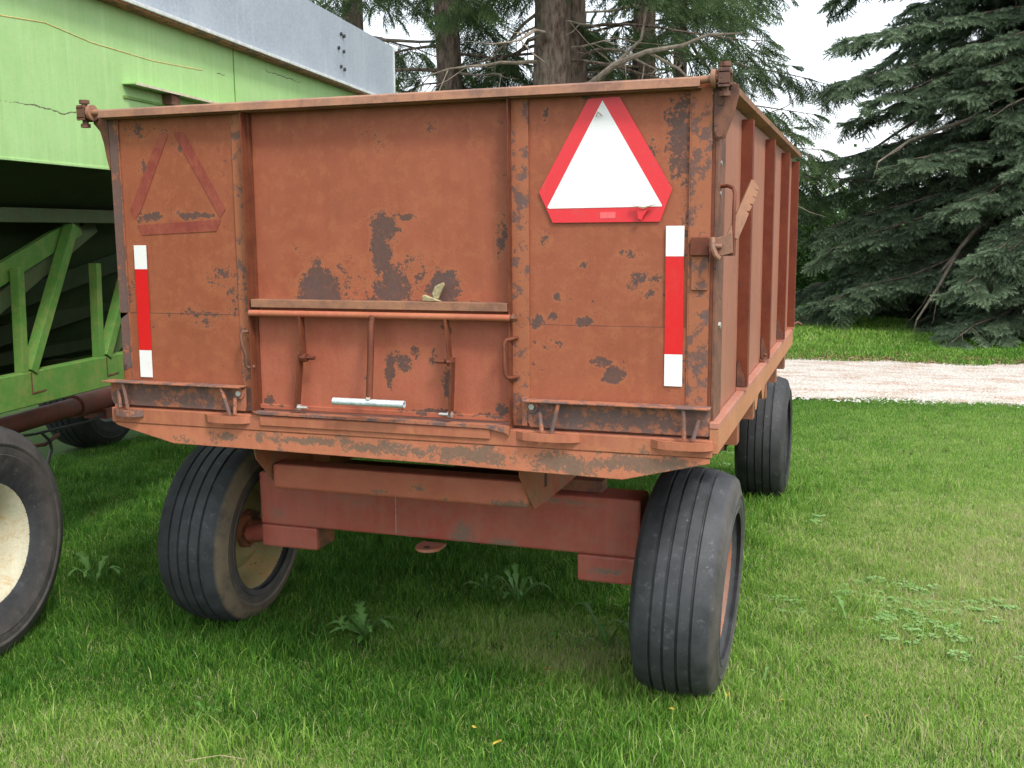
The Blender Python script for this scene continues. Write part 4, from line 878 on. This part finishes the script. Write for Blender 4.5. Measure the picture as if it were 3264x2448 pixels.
def tree(name, x, y, H, rb, z0, label, coll, mat, nb, R0=.24, lean=(0, 0), seed=1, droop=.35, hang=.25, dens=1.0, twigs=0, fill=1.0, bough_z=None, dead=0, lim=None, cat='tree', ss=1.15, rag=.2, low=1.25, shy=1):
    r_ = random.Random(seed); e = empty(name, (x, y, 0)); tag(e, label, cat)
    tk = MB(); path, rad = [], []
    for i in range(15):
        u = i/14; path.append((lean[0]*u*H+.06*math.sin(u*7+seed), lean[1]*u*H+.05*math.cos(u*6+seed), H*u-.1)); rad.append(R0*(1-u)**.75+.02+(.10*R0*4*max(0, .08-u)*10 if u < .08 else 0))
    tk.tube(path, rad, 18); tk.build('trunk', M['bark'], e, smooth=True)
    lb = MB(); db = MB(); P_ = []
    for i in range(nb):
        u = (i+r_.random())/nb; z = z0+(H-.4-z0)*u**low; az = i*2.39996+r_.uniform(-.4, .4)
        if lim and not lim(az, z): continue
        Lb = rb*(1-(z/H)**1.3)*r_.uniform(1-rag*1.25, 1+rag*.75); Lb = max(Lb, .4)*(shy if math.sin(az) < -.45 else 1)
        d0 = Vector((math.cos(az), math.sin(az), 0)); base = Vector((lean[0]*z, lean[1]*z, z)); n = 7; pp = []
        rise = r_.uniform(.02, .22)
        for k_ in range(n+1):
            s_ = k_/n; pp.append(base+d0*Lb*s_+Vector((0, 0, Lb*(rise*s_-droop*s_**1.8+.09*s_**4)))+Vector((r_.uniform(-.04, .04), r_.uniform(-.04, .04), r_.uniform(-.03, .03)))*min(1, s_*3)*Lb*.3)
        pp = [Vector((p_.x, p_.y, max(.10, p_.z))) for p_ in pp]
        lb.tube(pp, [max(.006, (.010+.007*Lb)*(1-.85*k_/n)) for k_ in range(n+1)], 5)
        m = int(max(5, Lb*5.5)*dens)
        for j in range(m):
            s_ = .22+.78*(j+r_.random())/m; kk = s_*n; a = int(min(n-1, kk)); p = pp[a].lerp(pp[a+1], kk-a); dr = (pp[min(n, a+1)]-pp[a]).normalized()
            sg_ = 1 if j % 2 else -1; side = dr.cross(Vector((0, 0, 1))).normalized()*sg_; bl = (.25+.40*Lb*.25*(1-s_)+.12)*r_.uniform(.7, 1.4)
            bd = (dr*.65+side*r_.uniform(.4, 1.0)+Vector((0, 0, -hang*r_.uniform(.2, 2.0)))).normalized(); q2 = p+bd*bl+Vector((0, 0, -hang*.4*bl))
            lb.tube([p, p.lerp(q2, .5)+Vector((0, 0, .02)), q2], [.006, .004, .002], 3, caps=False)
            c_ = max(2, int(bl/.10*fill))
            for g_ in range(c_):
                w_ = (g_+.6)/c_; pc = p.lerp(q2, w_); dv_ = (bd*.9+Vector((r_.uniform(-.9, .9), r_.uniform(-.9, .9), r_.uniform(-.35, .45)-hang*r_.random()))).normalized()
                dv_ = (dv_+bd*.7).normalized(); eu = dv_.to_track_quat('X', 'Z').to_euler(); P_.append((pc.x, pc.y, pc.z, eu.x+r_.uniform(-.5, .5), eu.y, eu.z, ss*r_.uniform(.75, 1.3)))
        for g_ in range(3):
            dv_ = (pp[-1]-pp[-2]).normalized()+Vector((r_.uniform(-.3, .3), r_.uniform(-.3, .3), r_.uniform(-.2, .1))); eu = dv_.normalized().to_track_quat('X', 'Z').to_euler(); P_.append((*pp[-1-(g_ % 2)], eu.x, eu.y, eu.z, 1.2))
    for i in range(dead):
        z = r_.uniform(1.6, 5.5) if seed != 3 else r_.uniform(.6, 5.5); az = r_.uniform(0, 6.283); Lb = r_.uniform(1.0, 3.0) if seed != 3 else r_.uniform(2.2, 4.6); p = Vector((lean[0]*z, lean[1]*z, z)); d0 = Vector((math.cos(az), math.sin(az), r_.uniform(-.25, .3))); pp = [p]
        for k_ in range(7): d0 = (d0+Vector((r_.uniform(-.25, .25), r_.uniform(-.25, .25), r_.uniform(-.28, .12)))).normalized(); pp.append(pp[-1]+d0*Lb/7)
        db.tube(pp, [.030*(1-k_/8.5)*Lb/2+.004 for k_ in range(8)], 6)
        for k_ in range(2, 8):
            if r_.random() < .8:
                d1 = (d0+Vector((r_.uniform(-1, 1), r_.uniform(-1, 1), r_.uniform(-.8, .4)))).normalized(); q2 = pp[k_]+d1*r_.uniform(.25, .8); db.tube([pp[k_], pp[k_].lerp(q2, .5)+Vector((0, 0, -.03)), q2], [.010, .007, .003], 4, caps=False)
    lo = lb.build('limbs', M['bark'], e, smooth=True); lo['kind'] = 'stuff'
    if dead: db.build('dead_limbs', M['limb'], e, smooth=True)['kind'] = 'stuff'
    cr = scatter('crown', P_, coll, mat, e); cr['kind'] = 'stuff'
    return e, len(P_)
cnt = 0
for a in (
    dict(name='spruce_tree', x=5.95, y=15.7, H=15, rb=4.8, z0=.22, label='large blue green spruce with boughs sweeping to the ground beyond the driveway', coll=sp_c, mat=spruce_m, nb=400, R0=.26, seed=3, shy=.74, droop=.40, hang=.16, dens=1.15, fill=1.5, dead=34, ss=1.4, rag=.34, low=1.75, lim=lambda az, z: z > .75 or math.cos(az) > -.45),
    dict(name='spruce_tree', x=5.6, y=20.5, H=14, rb=3.3, z0=.8, label='darker spruce standing behind the blue green spruce at its left', coll=dk_c, mat=dark_m, nb=80, R0=.22, seed=8, droop=.25, hang=.3, dens=1.0, dead=4),
    dict(name='pine_tree', x=-2.15, y=12.2, H=15, rb=4.2, z0=2.9, label='tall old conifer with thick bare trunk, centre above the wagon tail', coll=dk_c, mat=dark_m, nb=50, R0=.33, seed=5, lim=lambda az, z: z > 5.2 or math.sin(az) > .1 or abs(math.cos(az)) > .93, droop=.35, hang=.42, dens=.9, dead=16),
    dict(name='pine_tree', x=-2.05, y=13.4, H=14, rb=3.8, z0=3.0, label='conifer with dark trunk close behind the thick bare trunk', coll=dk_c, mat=dark_m, nb=24, R0=.25, seed=21, droop=.35, hang=.42, dens=.9, dead=10),
    dict(name='pine_tree', x=-3.95, y=12.9, H=14, rb=3.6, z0=2.6, lean=(-.02, 0), label='dark trunked conifer left of the thick bare trunk', coll=dk_c, mat=dark_m, nb=36, R0=.24, seed=13, droop=.3, hang=.42, dens=1.15, dead=12),
    dict(name='pine_tree', x=-1.3, y=15.2, H=14, rb=4.0, z0=2.4, label='shaded conifer right of the thick bare trunk with many dead twigs', coll=dk_c, mat=dark_m, nb=30, R0=.24, seed=34, droop=.3, hang=.42, dens=1.1, dead=12),
    dict(name='pine_tree', x=-6.6, y=14.5, H=14, rb=3.6, z0=2.2, label='conifer seen over the corner of the galvanised extension', coll=dk_c, mat=dark_m, nb=34, R0=.24, seed=55, droop=.3, hang=.42, dens=.9, dead=6),
    dict(name='pine_tree', x=-.9, y=16.5, H=14, rb=2.8, z0=1.8, label='conifer whose boughs hang above the right end of the tail rail', coll=sp_c, mat=spruce_m, nb=66, R0=.14, seed=71, droop=.3, hang=.6, dens=.9, dead=10)):
    e, n_ = tree(**a); cnt += n_
print('sprigs', cnt)
# broken grey branch in front of the thick trunk
bb = MB(); bb.tube([(-1.55, 11.6, 3.55), (-1.25, 11.5, 3.72), (-.95, 11.4, 3.90), (-.5, 11.3, 4.02), (.0, 11.2, 4.05), (.35, 11.1, 4.15), (.8, 11, 4.12)], [.055, .05, .045, .035, .028, .02, .008], 8)
bb.tube([(-.95, 11.4, 3.90), (-.6, 11.4, 4.2), (-.5, 11.3, 4.6)], [.025, .02, .01], 6); bb.tube([(-.5, 11.3, 4.02), (-.1, 11.5, 3.8), (.3, 11.6, 3.4), (.5, 11.6, 3.0)], [.022, .018, .012, .006], 6)
tag(bb.build('broken_branch', M['limb'], None, smooth=True), 'bare grey broken branch hanging right of the thick trunk', 'branch')
# bushes and distant growth
bush_m = foliage_mat('bush_leaf', [(0, (.03, .075, .018)), (.5, (.075, .16, .035)), (1, (.16, .28, .07))], .5, .25, (.5, .3))
def leafclump():
    vs, fs, ti = [], [], []
    for _ in range(160):
        p = Vector((rnd.gauss(0, .16), rnd.gauss(0, .16), rnd.gauss(0, .16))); d = Vector((rnd.uniform(-1, 1), rnd.uniform(-1, 1), rnd.uniform(-.6, .6))).normalized(); u = d.orthogonal().normalized(); l = rnd.uniform(.03, .06); k = len(vs); t = rnd.random()
        vs += [tuple(p), tuple(p+d*l*.5+u*l*.3), tuple(p+d*l), tuple(p+d*l*.5-u*l*.3)]; fs.append((k, k+1, k+2, k+3)); ti += [t]*4
    return vs, fs, ti
bu_c = source_collection('bush_source', [leafclump() for _ in range(4)], bush_m)
def bush(x, y, rx, ry, h, n, label, name='bush', par=None):
    P_ = []; r_ = random.Random(int(abs(x*100)+y))
    for _ in range(n):
        a = r_.uniform(0, 6.28); zz = r_.random(); rr = math.sqrt(r_.random())*(1-zz*zz*.7); P_.append((rx*rr*math.cos(a), ry*rr*math.sin(a), .1+h*zz*(.8+.4*r_.random()), r_.uniform(0, 6), r_.uniform(0, 6), r_.uniform(0, 6), r_.uniform(.9, 1.6)))
    e = empty(name, (x, y, 0)); tag(e, label, 'bush'); scatter('crown', P_, bu_c, bush_m, e)['kind'] = 'stuff'
    s_ = MB()
    for k_ in range(6): s_.tube([(0, 0, -.05), (rx*.4*math.cos(k_), ry*.4*math.sin(k_), h*.7)], [.03, .01], 5)
    s_.build('stems', M['bark'], e)
bush(1.3, 22.5, 1.5, 1.2, 1.9, 300, 'light green leafy bush behind the spruce, just past the wagon side')
bush(-.9, 24, 1.6, 1.2, 1.7, 200, 'low leafy bush behind the wagons, left of the light green bush')
q = []
for _ in range(1500):
    x = rg.uniform(-90, 90); q.append((x, 62+rg.uniform(-4, 4), rg.uniform(.3, 2.6)*(1+.4*noise.noise(Vector((x*.05, 0, 0)))), rg.uniform(0, 6), rg.uniform(0, 6), rg.uniform(0, 6), rg.uniform(4, 7)))
tag(scatter('hedgerow', q, bu_c, bush_m), 'distant green hedgerow across the field', 'hedgerow', kind='stuff')
